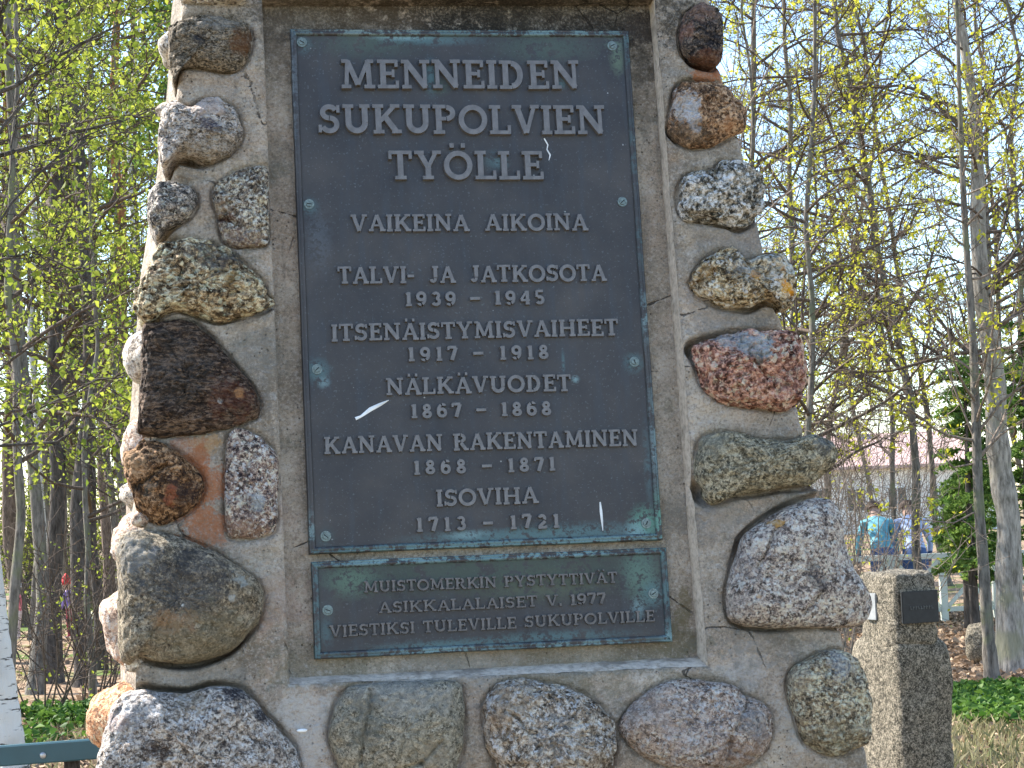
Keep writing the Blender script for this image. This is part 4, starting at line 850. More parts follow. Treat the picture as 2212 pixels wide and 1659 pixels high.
def side(rs, p, d, L, r, tw, tips, lift, n2, n3, leaf_n, leaf_sp, twr, path=None):
    B = wander(rs, p, d, L, 9, .13, lift) if path is None else np.asarray(path)
    tw.add(B, np.linspace(r, max(twr, r * .25), len(B)), 5)
    for j in range(n2):
        t = .18 + .8 * (j + rs.uniform(0, 1)) / n2; q, bd = along(B, t); bd = bd / np.linalg.norm(bd)
        dd = bd * .7 + rs.normal(size=3) * .65 + np.array([0, 0, .1]); l2 = L * .42 * (1.1 - .6 * t) * rs.uniform(.6, 1.2)
        S2 = wander(rs, q, dd, l2, 6, .16, lift * .5); tw.add(S2, np.linspace(max(twr * 1.3, r * .35), twr, len(S2)), 3)
        for m in range(n3):
            t3 = .2 + .8 * (m + rs.uniform(0, 1)) / n3; q3, b3 = along(S2, t3); b3 = b3 / (np.linalg.norm(b3) + 1e-9)
            d3 = b3 * .8 + rs.normal(size=3) * .6; l3 = l2 * .4 * rs.uniform(.5, 1.2)
            S3 = wander(rs, q3, d3, l3, 3, .15, 0); tw.add(S3, np.linspace(twr, twr * .6, len(S3)), 3)
            if leaf_n > 0:
                for e in range(leaf_n): tips.append(S3[rs.integers(1, 4)] + rs.normal(size=3) * leaf_sp)
            elif rs.uniform() < .14:
                for e in range(-leaf_n): tips.append(S3[3] + rs.normal(size=3) * leaf_sp)

PROTO = {}
def make_tree(kind, seed, h, r, bark, twig, leaf, size, base=(0, 0), crownname='crown', trunk_pts=None, limbs=(), **kw):
    rs = np.random.default_rng(seed)
    if trunk_pts is None:
        n = 14; p = np.array([[0, 0, -.1]] + [[0, 0, 0]] * (n)); off = np.cumsum(rs.normal(size=(n, 2)) * h * (.007 if kind == 'slender_tree' else .0055), 0)
        p = np.array([[0, 0, -.1]] + [[off[i, 0], off[i, 1], h * (i + 1) / n] for i in range(n)])
    else: p = np.asarray(trunk_pts, float)
    # refine
    tt = np.linspace(0, len(p) - 1, max(24, len(p) * 4)); p = np.column_stack([np.interp(tt, np.arange(len(p)), p[:, i]) for i in range(3)])
    z = np.clip((p[:, 2] - p[0, 2]) / (p[-1, 2] - p[0, 2] + 1e-9), 0, 1); rad = r * (1 - .82 * z) * (1 + .45 * np.exp(-(p[:, 2]) / .22))
    rad = rad * (1 + .05 * rs.normal(size=len(rad)))
    tb = Tubes(); tb.add(p, rad, 10); tw = Tubes(); tips = []
    grow(rs, p, rad, tw, tips, **kw)
    for lp, lr, n2, n3 in limbs:
        side(rs, lp[0], None, float(np.linalg.norm(lp[-1] - lp[0])), lr, tw, tips, 0, n2, n3, kw.get('leaf_n', 3), kw.get('leaf_sp', .05), kw.get('twr', .0035), path=lp)
    root = bpy.data.objects.new(kind, None); C.objects.link(root)
    tb.build('trunk', bark, root); tw.build('branches', twig, root)
    if tips and leaf is not None: leaves(crownname, np.array(tips), size, leaf, root, rs=rs)
    return root
def copy_tree(src, loc, rz, s, name=None):
    r = src.copy(); C.objects.link(r); r.location = loc; r.rotation_euler = (0, 0, rz); r.scale = (s, s, s)
    for ch in src.children:
        c = ch.copy(); C.objects.link(c); c.parent = r
    return r
used = {}
def put(kind, loc, rz, s, label, cat='tree', group=None):
    src = PROTO[kind]
    if kind not in used: used[kind] = 1; o = src; o.location = loc; o.rotation_euler = (0, 0, rz); o.scale = (s, s, s)
    else: o = copy_tree(src, loc, rz, s)
    for k_ in ('label', 'category', 'group'):
        if k_ in o: del o[k_]
    return tag(o, label, cat, group)
PROTO['alder0'] = make_tree('alder_tree', 11, 13, .085, M_BARKD, M_TWIG, M_LEAF1, .027, n1=30, z0=2.0, len1=2.4, lift1=.02, n2=6, n3=5, leaf_n=4, leaf_sp=.06, r1=.03)
PROTO['alder1'] = make_tree('alder_tree', 12, 14, .10, M_BARKD, M_TWIG, M_LEAF1, .027, n1=30, z0=3.0, len1=2.4, lift1=.03, n2=6, n3=5, leaf_n=4, leaf_sp=.06, r1=.03)
PROTO['grey0'] = make_tree('forest_tree', 13, 13, .07, M_BARKG, M_TWIG, M_LEAF1, .027, n1=28, z0=2.4, len1=2.0, lift1=.02, n2=6, n3=5, leaf_n=4, leaf_sp=.06, r1=.025)
PROTO['moss0'] = make_tree('forest_tree', 14, 12, .08, M_BARKM, M_TWIG, M_LEAF1, .027, n1=22, z0=3.2, len1=2.0, lift1=.02, n2=6, n3=5, leaf_n=4, leaf_sp=.06, r1=.025)
PROTO['pine0'] = make_tree('pine_tree', 15, 17, .11, M_BARKP, M_TWIG, M_NEEDLE, .09, n1=26, z0=7.5, len1=2.0, lift1=.0, n2=6, n3=4, leaf_n=4, leaf_sp=.08, r1=.035, ang=(70, 100))
PROTO['birch0'] = make_tree('birch_tree', 16, 12, .06, M_BARKB, M_TWIG, M_LEAF1, .027, n1=26, z0=2.8, len1=1.8, lift1=-.01, n2=6, n3=5, leaf_n=4, leaf_sp=.05, r1=.02)
PROTO['under0'] = make_tree('young_tree', 17, 6.5, .035, M_BARKG, M_TWIG, M_LEAF1, .027, n1=26, z0=1.5, len1=1.7, lift1=.03, n2=6, n3=5, leaf_n=5, leaf_sp=.06, r1=.016, twr=.003)
PROTO['under1'] = make_tree('young_tree', 18, 8.0, .045, M_BARKG, M_TWIG, M_LEAF1, .027, n1=30, z0=2.0, len1=1.9, lift1=.0, n2=6, n3=5, leaf_n=5, leaf_sp=.06, r1=.018, twr=.003)
PROTO['bare0'] = make_tree('slender_tree', 19, 10, .038, M_BARKG, M_TWIG, M_LEAF2, .028, n1=36, z0=1.6, len1=2.3, lift1=.03, n2=11, n3=9, leaf_n=-7, leaf_sp=.03, r1=.022, twr=.0026)
PROTO['bare1'] = make_tree('slender_tree', 20, 12, .055, M_BARKG, M_TWIG, M_LEAF2, .028, n1=36, z0=2.2, len1=2.6, lift1=.0, n2=11, n3=9, leaf_n=-7, leaf_sp=.03, r1=.025, twr=.0028)

M_BARKPALE = barkmat('pale grey bark', (.13, .115, .095), (.40, .36, .31), (.26, .25, .16))
# --- left wood: (pixel column, distance, kind, scale, label)
LW = [
 (112, 21, 'alder0', 1.15, 'stout dark-trunked tree left of the monument, tall in the left third of the wood'),
 (72, 19.2, 'grey0', 1.0, 'slim grey trunk just right of the leaning birch'),
 (88, 22, 'birch0', .75, 'thin pale trunk between the birch and the stout dark trunk'),
 (184, 20.3, 'alder1', .95, 'dark trunk just right of the toddler in the red hat'),
 (218, 22.5, 'alder0', .8, 'straight dark trunk next to the side face of the monument'),
 (207, 27, 'moss0', 1.3, 'mossy green trunk right of the toddler in the red hat'),
 (2, 24, 'alder1', 1.25, 'thick dark trunk at the left edge behind the birch'),
 (240, 30, 'pine0', 1.0, 'orange-barked pine nearest the monument flank'),
 (208, 34, 'pine0', 1.1, 'orange-barked pine deeper in the wood'),
 (262, 26, 'grey0', .9, 'grey trunk half hidden by the monument flank'),
 (170, 31, 'grey0', 1.1, 'grey trunk in the middle depth of the left wood'),
 (285, 33, 'alder0', 1.0, 'dark trunk showing in the narrow gap beside the upper stones'),
 (322, 29, 'birch0', 1.0, 'slender birch beside the top of the monument'),
 (52, 33, 'pine0', 1.2, 'pine rising behind the leftmost trunks'),
 (130, 38, 'alder1', 1.1, 'dark trunk far back in the left wood'),
 (200, 17.5, 'under0', 1.0, 'young leafy tree in front of the dark trunks'),
 (20, 15, 'under1', 1.0, 'leafy young tree over the leaning birch'),
 (120, 24, 'under1', 1.15, 'leafy young tree behind the stout dark trunk'),
 (290, 22, 'under0', 1.2, 'leafy young tree against the monument flank'),
 (70, 29, 'under1', 1.2, 'leafy young tree deep in the left wood'),
 (240, 36, 'under0', 1.5, 'leafy young tree under the orange pines'),
]
used_l = {}
for i, (px, Y, kd, s, lab) in enumerate(LW):
    p = gx(px, Y); put(kd, (p.x, Y, ground_z(p.x, Y)), i * 2.399, s, lab, 'tree')
rs = random.Random(3)
for i in range(26):
    Y = rs.uniform(38, 70); x = -.42 * Y + rs.random() * .42 * Y * .97
    kd = rs.choice(['alder0', 'grey0', 'pine0', 'birch0', 'moss0', 'under1', 'alder1'])
    put(kd, (x, Y, 0), rs.uniform(0, 6.3), rs.uniform(.9, 1.4), 'one of the far trees deep in the wood left of the monument', 'tree', 'far trees in the left wood')

# --- right wood
RWD = [
 (1670, 26, 'bare1', 1.15, 'tree with yellow-green flowers rising just right of the monument top'),
 (1741, 24, 'bare1', .95, 'slim grey trunk beside the rosy red stone'),
 (1702, 31, 'bare0', 1.1, 'thin trunk behind the lumpy black and white stone'),
 (1960, 33, 'bare0', 1.3, 'twiggy tree above the house roof'),
 (2180, 29, 'bare1', 1.2, 'brown trunk at the right edge behind the thick forked tree'),
 (2060, 36, 'bare1', 1.2, 'tall twiggy tree behind the thick forked tree'),
 (1790, 38, 'bare1', 1.25, 'twiggy tree in the distance over the house'),
 (2250, 24, 'bare0', 1.2, 'twiggy tree just outside the right edge'),
 (1640, 21, 'bare0', .9, 'twiggy young tree hidden behind the monument edge'),
 (1900, 42, 'bare0', 1.5, 'twiggy tree beyond the railing'),
 (2010, 24, 'bare1', 1.1, 'slim trunk between the house and the forked tree'),
 (1620, 29, 'bare1', 1.2, 'tree whose crown shows beside the near-black oval stone'),
 (2230, 31, 'bare0', 1.4, 'twiggy tree beyond the right edge conifer'),
 (1720, 18, 'bare0', 1.0, 'young bare tree close behind the rosy red stone'),
]
for i, (px, Y, kd, s, lab) in enumerate(RWD):
    p = gx(px, Y); o = put(kd, (p.x, Y, ground_z(p.x, Y)), 1 + i * 2.399, s, lab, 'tree'); o.rotation_euler = (rs.uniform(-.05, .05), rs.choice([-.13, -.07, .04, .1, .15]) if i not in (0, 1) else .02, o.rotation_euler[2])
for i in range(14):
    Y = rs.uniform(108, 150); x = rs.uniform(.05, .42) * Y
    put(rs.choice(['bare0', 'bare1', 'bare0']), (x, Y, 0), rs.uniform(0, 6.3), rs.uniform(.8, 1.2), 'one of the faint trees beyond the house', 'tree', 'far trees beyond the house')
for i in range(5):
    Y = rs.uniform(14, 40); x = rs.uniform(-.06, .07) * Y
    put(rs.choice(['bare0', 'bare1', 'grey0']), (x, Y, 0), rs.uniform(0, 6.3), rs.uniform(.8, 1.2), 'one of the trees hidden behind the monument', 'tree', 'trees behind the monument')

def px_path(pts, Y, n=14):
    P_ = np.array([tuple(at(x, y, Y)) for x, y in pts]); t = np.linspace(0, len(P_) - 1, n)
    return np.column_stack([np.interp(t, np.arange(len(P_)), P_[:, i]) for i in range(3)])
def limb(pts, Y, r, n2=8, n3=5, dy=0.0):
    L = px_path(pts, Y, 16); L[:, 1] += np.linspace(0, dy, 16); return (L, r, n2, n3)
# thick pale-barked tree at the right
tp = px_path([(2190,1452),(2178,1250),(2180,1100),(2158,1010),(2150,897),(2151,784),(2126,686),(2112,539),(2112,392),(2112,294),(2092,147),(2063,0),(2045,-200)], 18)
o = make_tree('forked_tree', 41, 10, .135, M_BARKPALE, M_TWIG, M_LEAF2, .028, trunk_pts=tp, n1=26, z0=2.6, len1=2.2, lift1=.03, n2=8, n3=6, leaf_n=-8, leaf_sp=.035, r1=.02, twr=.003,
  limbs=[limb([(2112,300),(2087,275),(2043,230),(2004,186),(1965,167),(1891,169),(1847,162)], 18, .03, 14, 7, .5), limb([(2112,294),(2150,200),(2212,160)], 18, .022, 8, 5),
         limb([(2140,620),(2180,560),(2230,480)], 18, .04, 6, 4), limb([(2130,480),(2090,460),(2014,446),(1886,471),(1778,485),(1695,466)], 18, .014, 16, 6, -1.0),
         limb([(2126,600),(2090,585),(2014,569),(1916,571),(1803,637)], 18, .012, 16, 6, -1.0), limb([(2112,340),(2040,345),(1975,358),(1867,397),(1749,447)], 18, .014, 16, 6, -.6),
         limb([(2120,590),(2050,600),(1960,640),(1886,677),(1827,721),(1734,736)], 18, .010, 14, 6, -1.2)])
tag(o, 'thick tree with pale grey forked trunk at the right edge', 'tree')
tp = px_path([(2143,1466),(2132,1350),(2125,1221),(2117,1132),(2111,1015),(2108,868),(2100,700),(2085,500),(2075,300),(2070,100),(2060,-150)], 17)
o = make_tree('slender_tree', 42, 9, .055, M_BARKG, M_TWIGL, M_LEAF2, .03, trunk_pts=tp, n1=30, z0=1.9, len1=1.5, lift1=.06, n2=7, n3=6, leaf_n=-7, leaf_sp=.03, r1=.013, twr=.0028,
  limbs=[limb([(2111,960),(2090,910),(2073,868),(2040,780),(1990,700),(1930,600)], 17, .014, 12, 5), limb([(2115,985),(2160,940),(2212,905),(2290,850)], 17, .016, 6, 4), limb([(2110,1000),(2060,1010),(1990,940),(1900,830)], 17, .01, 10, 5),
         limb([(2118,1100),(2060,1130),(1960,1120),(1850,1105)], 17, .009, 10, 5)])
tag(o, 'slender tree with thin brown trunk in front of the thick forked tree', 'tree')
# near tree outside the left edge whose dark boughs cross the picture
tp = px_path([(-150,1800),(-150,1500),(-140,1000),(-100,400),(-30,120),(8,0),(20,-250)], 9.5)
o = make_tree('alder_tree', 43, 7, .10, M_BARKD, M_BARKD, M_LEAF1, .027, trunk_pts=tp, n1=10, z0=2.6, len1=1.3, lift1=.0, n2=7, n3=5, leaf_n=3, leaf_sp=.05, r1=.015, twr=.0028,
  limbs=[limb([(-140,975),(0,962),(114,954),(157,922),(220,922),(270,895)], 9.5, .010, 9, 4, .2), limb([(-140,980),(0,915),(59,887),(137,844),(188,812),(267,803)], 9.5, .009, 9, 4, .3), limb([(-120,500),(0,262),(33,209),(65,144),(150,60),(260,10)], 9.5, .011, 12, 5, .4),
         limb([(-130,700),(10,440),(70,360),(150,280),(240,235)], 9.5, .008, 12, 5, .3), limb([(-130,640),(0,560),(80,545),(170,590),(230,560)], 9.5, .007, 10, 5)])
tag(o, 'near tree outside the left edge whose dark leafy boughs cross the picture', 'tree')
tp = px_path([(1560,1500),(1568,900),(1572,500),(1578,204),(1602,0),(1612,-80)], 7.2)
o = make_tree('sapling', 45, 3, .007, M_TWIGL, M_TWIGL, M_LEAF2, .02, trunk_pts=tp, n1=5, z0=2.3, len1=.5, lift1=.0, n2=3, n3=3, leaf_n=-3, leaf_sp=.01, r1=.003, twr=.0012,
  limbs=[limb([(1570,520),(1610,243),(1670,130),(1748,0),(1790,-80)], 7.2, .0045, 5, 3), limb([(1570,700),(1625,490),(1689,424),(1842,333),(1960,250)], 7.2, .004, 8, 4), limb([(1566,900),(1640,600),(1592,300),(1622,100),(1640,-50)], 7.2, .003, 5, 3), limb([(1566,1000),(1700,755),(1830,725),(1900,640)], 7.2, .0035, 6, 4)])
tag(o, 'thin sapling with pale stems growing close behind the right side of the monument', 'tree')
# leaning birch
tp = px_path([(36,1740),(21,1599),(8,1485),(-11,1296),(-24,1144),(-45,900),(-60,600)], 11.5)
o = make_tree('birch_tree', 44, 7, .088, M_BARKB, M_TWIG, M_LEAF1, .027, trunk_pts=tp, n1=10, z0=2.2, len1=1.0, lift1=.0, n2=5, n3=4, leaf_n=3, leaf_sp=.05, r1=.012)
tag(o, 'leaning white birch trunk at the lower left edge', 'tree')
# shrubs: many thin stems
def shrub(name, loc, seed, n, h, mat, leaf, label, spread=.5, size=.022, leaf_n=-4):
    r_ = np.random.default_rng(seed); tw = Tubes(); tips = []
    for i in range(n):
        a_ = r_.uniform(0, 2 * pi); d = np.array([cos(a_) * spread, sin(a_) * spread, 1.0]); L = h * r_.uniform(.6, 1.1)
        p0 = np.array([cos(a_) * .12, sin(a_) * .12, -.02]); side(r_, p0, d, L, .009, tw, tips, .03, 7, 4, leaf_n, .03, .0028)
    root = bpy.data.objects.new(name, None); C.objects.link(root); root.location = loc; tw.build('stems', mat, root)
    if leaf_n: leaves('leaves', np.array(tips), size, leaf, root, rs=r_)
    return tag(root, label, 'shrub')
for (px, Y, sd, n, h, lab) in [(85, 16.5, 1, 12, 2.0, 'bare twiggy shrub right of the leaning birch'), (175, 17.2, 2, 8, 2.0, 'twiggy shrub in front of the toddler in the red hat'), (235, 18, 3, 12, 2.0, 'twiggy shrub beside the lowest flank stones')]:
    p = gx(px, Y); shrub('shrub', (p.x, Y, 0), sd, n, h, M_TWIG, M_LEAF1, lab)
for (px, Y, sd, h, lab) in [(10, 36, 21, 3.4, 'dark thicket far behind the leaning birch'), (90, 40, 22, 3.6, 'dark thicket far behind the stout dark trunk'), (165, 37, 23, 3.4, 'dark thicket far behind the toddler in the red hat'), (245, 40, 24, 3.6, 'dark thicket far behind the large pinkish flank stone')]:
    p = gx(px, Y); shrub('shrub', (p.x, Y, 0), sd, 34, h, M_BARKD, M_LEAF1, lab, .6, .05, 2)
for (px, Y, sd, n, h, lab) in [(1790, 16, 5, 16, 2.6, 'bare brown shrub behind the lilac-grey boulder'), (1875, 20, 6, 7, 2.6, 'bare brown shrub in front of the turquoise shirted person'), (1800, 23, 7, 10, 2.6, 'bare shrub left of the two people'), (1830, 38, 8, 26, 5.0, 'thicket of pale bare twigs below the roof turret'), (1950, 36, 9, 26, 4.8, 'thicket of pale bare twigs beyond the two people'), (1760, 34, 10, 22, 5.0, 'thicket of bare twigs beside the long greenish grey stone')]:
    p = gx(px, Y); shrub('shrub', (p.x, Y, 0), sd, n, h, M_TWIGL, M_LEAF2, lab, .45, .022, -2)

# conifer: drooping sprays
def conifer(loc, seed, h, label, rad=1.2, z0=.75, n=58):
    r_ = np.random.default_rng(seed); tb = Tubes(); tb.add(np.array([[0, 0, -.1], [0, 0, h * .5], [0.03, 0, h]]), [.06, .035, .006], 8)
    tw = Tubes(); P_ = []
    for i in range(n):
        z = z0 + (h - z0) * (i / n) ** 1.0; L = rad * (1 - .85 * (z / h)) * r_.uniform(.6, 1.15); a_ = r_.uniform(0, 2 * pi)
        B = wander(r_, np.array([0, 0, z]), np.array([cos(a_), sin(a_), .25]), L, 7, .07, -.06); tw.add(B, np.linspace(.01, .003, 8), 3)
        for j in range(int(26 * L) + 6):
            q, bd = along(B, r_.uniform(.12, 1)); s_ = r_.choice([-1, 1]); bd = bd / np.linalg.norm(bd); sd_ = np.cross(bd, [0, 0, 1]) * s_ + bd * .7 + np.array([0, 0, -.25])
            l = .25 * r_.uniform(.4, 1)
            for m in range(14): P_.append(q + sd_ * l * m / 14 + r_.normal(size=3) * .016)
    root = bpy.data.objects.new('conifer_tree', None); C.objects.link(root); root.location = loc
    tb.build('trunk', M_BARKD, root); tw.build('branches', M_TWIG, root); leaves('crown', np.array(P_), .026, M_NEEDLE, root, elong=2.8, rs=r_)
    return tag(root, label, 'conifer')
for (px, Y, sd, h, lab, rd) in [(2112, 20.5, 1, 3.1, 'soft green conifer behind the slender trunk', .58), (2240, 22, 2, 3.6, 'green conifer at the right edge', .95), (2098, 23.5, 3, 1.9, 'small green conifer right of the people', .34)]:
    p = gx(px, Y); conifer((p.x, Y, 0), sd, h, lab, rd)

# ================================================================== granite post at the right
M_POST = granite('post granite', (.03, .03, .026), (.115, .115, .098), (.30, .29, .26), 120, 50, 1.0)
Yp = 9.0
tagpost = gx(1950, Yp); post = empty('granite_post', (tagpost.x, Yp, 0), 'square granite post with a small black name plate, right of the monument', 'granite post', None)
rot = radians(-35)
def rough_block(x0, x1, y0, y1, z0, z1, seed, taper=.0, amp=.012):
    bm = bmesh.new(); bmesh.ops.create_cube(bm, size=1); bmesh.ops.subdivide_edges(bm, edges=bm.edges, cuts=22, use_grid_fill=True)
    for v in bm.verts:
        q = v.co.copy(); r = Vector(q)
        m = max(abs(q.x), abs(q.y), abs(q.z)); L = (abs(q.x * 2) ** 9 + abs(q.y * 2) ** 9 + abs(q.z * 2) ** 9) ** (1 / 9.0)
        r = q / L if L > 0 else q
        tz = r.z + .5; k_ = 1 - taper * tz
        x = (x0 + x1) / 2 + r.x * (x1 - x0) * k_; y = (y0 + y1) / 2 + r.y * (y1 - y0) * k_; z = z0 + tz * (z1 - z0)
        f = mn.fractal((x * 5 + seed, y * 5, z * 5), 1, 2, 4); f2 = mn.fractal((x * 30, y * 30, z * 30 + seed), 1, 2, 3)
        d = Vector((q.x, q.y, q.z * .5)).normalized(); o_ = d * (amp * f + .004 * f2)
        v.co = Vector((x, y, z)) + o_
    return bm
# post frame: local x along its front face, front face turned towards the camera's left
pe = at(1937, 1300, Yp); post.location = (pe.x, Yp, 0); post.rotation_euler = (0, 0, radians(23))
ztop = at(1985, 1234, Yp).z; zstep = at(1985, 1378, Yp).z
bm = rough_block(0, .235, 0, .34, zstep - .05, ztop, 3, .03, .02); bm_obj('upper_block', bm, M_POST, post, True)
bm = rough_block(-.02, .285, -.03, .44, -.1, zstep, 5, .05, .016); bm_obj('lower_block', bm, M_POST, post, True)
M_PLATE = flat_material('black bronze plate', (.016, .017, .018), .6, .1, .3, 40)
M_PLATE2 = flat_material('zinc plate', (.30, .31, .31), .5, .3, .15, 30)
zc = at(1985, 1312, Yp).z
bm = bmesh.new(); bm_box(bm, (.118, -.010, zc), (.2, .014, .148), None, .003); o = bm_obj('name_plate', bm, M_PLATE, post); o['label'] = 'black metal name plate'
bm = bmesh.new(); r_ = random.Random(2)
for i in range(9):
    cx = .062 + i * .0145; hgt = r_.uniform(.012, .017)
    bm_box(bm, (cx, -.018, zc - .003), (.004, .003, hgt)); bm_box(bm, (cx + .005, -.0182, zc - .003 + r_.choice([-.005, .004])), (.008, .0022, .003))
bm_obj('worn_lettering', bm, flat_material('plate lettering', (.05, .055, .055), .5), o)
bm = bmesh.new(); bm_box(bm, (-.008, .20, zc + .002), (.012, .09, .125), None, .003); o = bm_obj('side_plate', bm, M_PLATE2, post); o['label'] = 'plain grey metal plate on the side of the post'

# boulder by the right trunk
def world_blob(name, x, y, Y, w, h, d, seed, mat, label):
    c = at(x, y, Y); e = empty(name, (c.x, c.y, 0), label, 'boulder')
    blob('boulder_stone', 0, 0, 0, w / 2, h / 2, d / 2, seed, mat, None, e, Matrix.Translation(c) @ Matrix.Rotation(pi / 2, 4, 'X'), 36, 1.3); return e
world_blob('boulder', 2118, 1392, 19, .30, .42, .3, 71, M_POST, 'pale pointed boulder leaning by the foot of the slender trunk')
M_MOSS = granite('mossy stone', (.08, .09, .03), (.22, .24, .08), (.7, .7, .66), 30, 51, .7)
world_blob('boulder', 203, 1372, 24, .17, .58, .3, 73, M_MOSS, 'narrow mossy upright stone between the dark trunks')

# ================================================================== bench at lower left
M_TEAL = flat_material('teal paint', (.028, .085, .105), .38, 0, .1, 12, .5, .05); M_BOLT = flat_material('bolt steel', (.45, .45, .44), .4, .7, .2, 60)
Yb = 6.6; pb = at(110, 1632, Yb)
ben = empty('park_bench', (pb.x - .6, Yb, 0), 'teal painted park bench, its back rail ending beside the monument', 'bench')
# back rail: from far left to its chamfered end
A_ = at(-300, 1656, Yb - .1) - Vector(ben.location); B_ = at(222, 1616, Yb) - Vector(ben.location)
def rail(name, A_, B_, hh, dd, mat, par):
    d = (B_ - A_).normalized(); up = Vector((0, 0, 1)); sd_ = d.cross(up).normalized(); up = sd_.cross(d); ch = .012
    prof = [(-dd, -hh + ch * .4), (-dd + ch * .4, -hh), (dd - ch * .4, -hh), (dd, -hh + ch * .4), (dd, hh - ch * .4), (dd - ch * .4, hh), (-dd + ch * .4, hh), (-dd, hh - ch * .4)]
    V = []
    for P_, sc in ((A_, .8), (A_ + d * .012, 1), (B_ - d * .012, 1), (B_, .72)):
        for s_, u_ in prof: V.append(P_ + sd_ * s_ * sc + up * u_ * sc)
    Fc = [(8 * i + j, 8 * i + (j + 1) % 8, 8 * i + 8 + (j + 1) % 8, 8 * i + 8 + j) for i in range(3) for j in range(8)] + [tuple(range(7, -1, -1)), tuple(range(24, 32))]
    bm = bmesh.new(); vs = [bm.verts.new(v) for v in V]
    for f in Fc: bm.faces.new([vs[i] for i in f])
    return bm_obj(name, bm, mat, par)
rail('back_slat', A_, B_, .034, .017, M_TEAL, ben)
rail('back_slat', A_ - Vector((0, -.01, .12)), B_ - Vector((0, -.01, .12)), .034, .017, M_TEAL, ben)
for k_ in range(4): rail('seat_slat', A_ + Vector((0, -.12 - .09 * k_, -.42)), B_ + Vector((0, -.12 - .09 * k_, -.42)), .017, .038, M_TEAL, ben)
for q in (A_ + (B_ - A_) * .1, A_ + (B_ - A_) * .86):
    bar('support', (q.x, q.y + .035, -.1), (q.x, q.y + .035, q.z + .02), .05, .03, M_BARKD, ben); bar('leg', (q.x, q.y - .42, -.1), (q.x, q.y - .42, q.z - .45), .05, .03, M_BARKD, ben)
    bar('seat_bearer', (q.x, q.y - .44, q.z - .455), (q.x, q.y + .03, q.z - .455), .04, .03, M_BARKD, ben)
b_ = at(90, 1633, Yb - .06) - Vector(ben.location); bm = bmesh.new()
bmesh.ops.create_uvsphere(bm, u_segments=12, v_segments=8, radius=.011, matrix=Matrix.Translation((b_.x, A_.y + (B_.y - A_.y) * .74 - .018, b_.z)) @ Matrix.Diagonal((1, .5, 1, 1))); bm_obj('bolt', bm, M_BOLT, ben, True)

# ================================================================== railing, house
M_RAIL = flat_material('old white paint', (.62, .64, .56), .6, 0, .15, 8)
Yr = 25.0
ra = gx(1700, Yr, 1200); rail_e = empty('railing', (gx(2040, Yr).x, Yr, 0), 'white wooden railing with crossed braces beside the conifers', 'railing')
LX = lambda x: at(x, 1230, Yr).x - rail_e.location.x
zt = at(1970, 1203, Yr).z
bar('top_rail', (LX(1560), 0, zt), (LX(2330), 0, zt), .07, .09, M_RAIL, rail_e)
bar('bottom_rail', (LX(1560), 0, .18), (LX(2330), 0, .18), .06, .05, M_RAIL, rail_e)
posts = [1600, 1705, 1810, 1925, 2036, 2150, 2262]
for x in posts: bar('post', (LX(x), 0.01, -.1), (LX(x), 0.01, zt - .04), .09, .09, M_RAIL, rail_e)
for i in range(len(posts) - 1):
    a_, b_ = LX(posts[i]) + .05, LX(posts[i + 1]) - .05
    bar('brace', (a_, -.02, .22), (b_, -.02, zt - .05), .05, .03, M_RAIL, rail_e); bar('brace', (a_, .02, zt - .05), (b_, .02, .22), .05, .03, M_RAIL, rail_e)

M_ROOF = flat_material('pale pink metal roof', (.52, .36, .32), .55, 0, .1, 3); M_WALL = flat_material('pale house wall', (.78, .74, .68), .8, 0, .06, 3); M_WIN = flat_material('window glass', (.05, .06, .07), .15)
M_TRIM = flat_material('white trim', (.75, .75, .72), .6)
Yh = 95.0; hx = at(1890, 1000, Yh); hs = empty('house', (hx.x, Yh, 0), 'pale house with a light reddish roof and a small roof turret, behind the bare twigs', 'house')
zr = at(1850, 932, Yh).z; ze = at(1850, 1012, Yh).z; hw = 6.0; dd = 3.6
bm = bmesh.new(); bm_box(bm, (0, dd, ze / 2 - .05), (hw * 2, dd * 2, ze + .1)); bm_obj('wall', bm, M_WALL, hs)
V = [(-hw - .4, -.5, ze - .05), (hw + .4, -.5, ze - .05), (hw + .4, dd * 2 + .5, ze - .05), (-hw - .4, dd * 2 + .5, ze - .05), (-hw + 1.2, dd, zr), (hw - 1.2, dd, zr), (-hw - .4, -.5, ze + .1), (hw + .4, -.5, ze + .1), (hw + .4, dd * 2 + .5, ze + .1), (-hw - .4, dd * 2 + .5, ze + .1)]
mesh_obj('roof', V, [(0, 1, 7, 6), (1, 2, 8, 7), (2, 3, 9, 8), (3, 0, 6, 9), (6, 7, 5, 4), (8, 9, 4, 5), (9, 6, 4), (7, 8, 5), (3, 2, 1, 0)], M_ROOF, hs)
tc = at(1842, 915, Yh + dd); tx = tc.x - hs.location.x * 1.0
bm = bmesh.new(); bm_box(bm, (tx, dd, zr + .02), (.55, .55, .75)); cu = bm_obj('roof_turret', bm, M_TRIM, hs)
bm = bmesh.new(); bmesh.ops.create_cone(bm, cap_ends=True, segments=4, radius1=.62, radius2=.02, depth=.42, matrix=Matrix.Translation((tx, dd, zr + .6)) @ Matrix.Rotation(pi / 4, 4, 'Z')); bm_obj('turret_roof', bm, M_BARKD, hs)
for i in range(6):
    x = -5 + i * 2.0; bm = bmesh.new(); bm_box(bm, (x, -.03, ze * .52), (1.0, .08, 1.2)); wv = bm_obj('window', bm, M_TRIM, hs)
    for sx_ in (-.23, .23): bm = bmesh.new(); bm_box(bm, (x + sx_, -.075, ze * .52), (.38, .03, 1.04)); bm_obj('pane', bm, M_WIN, wv)

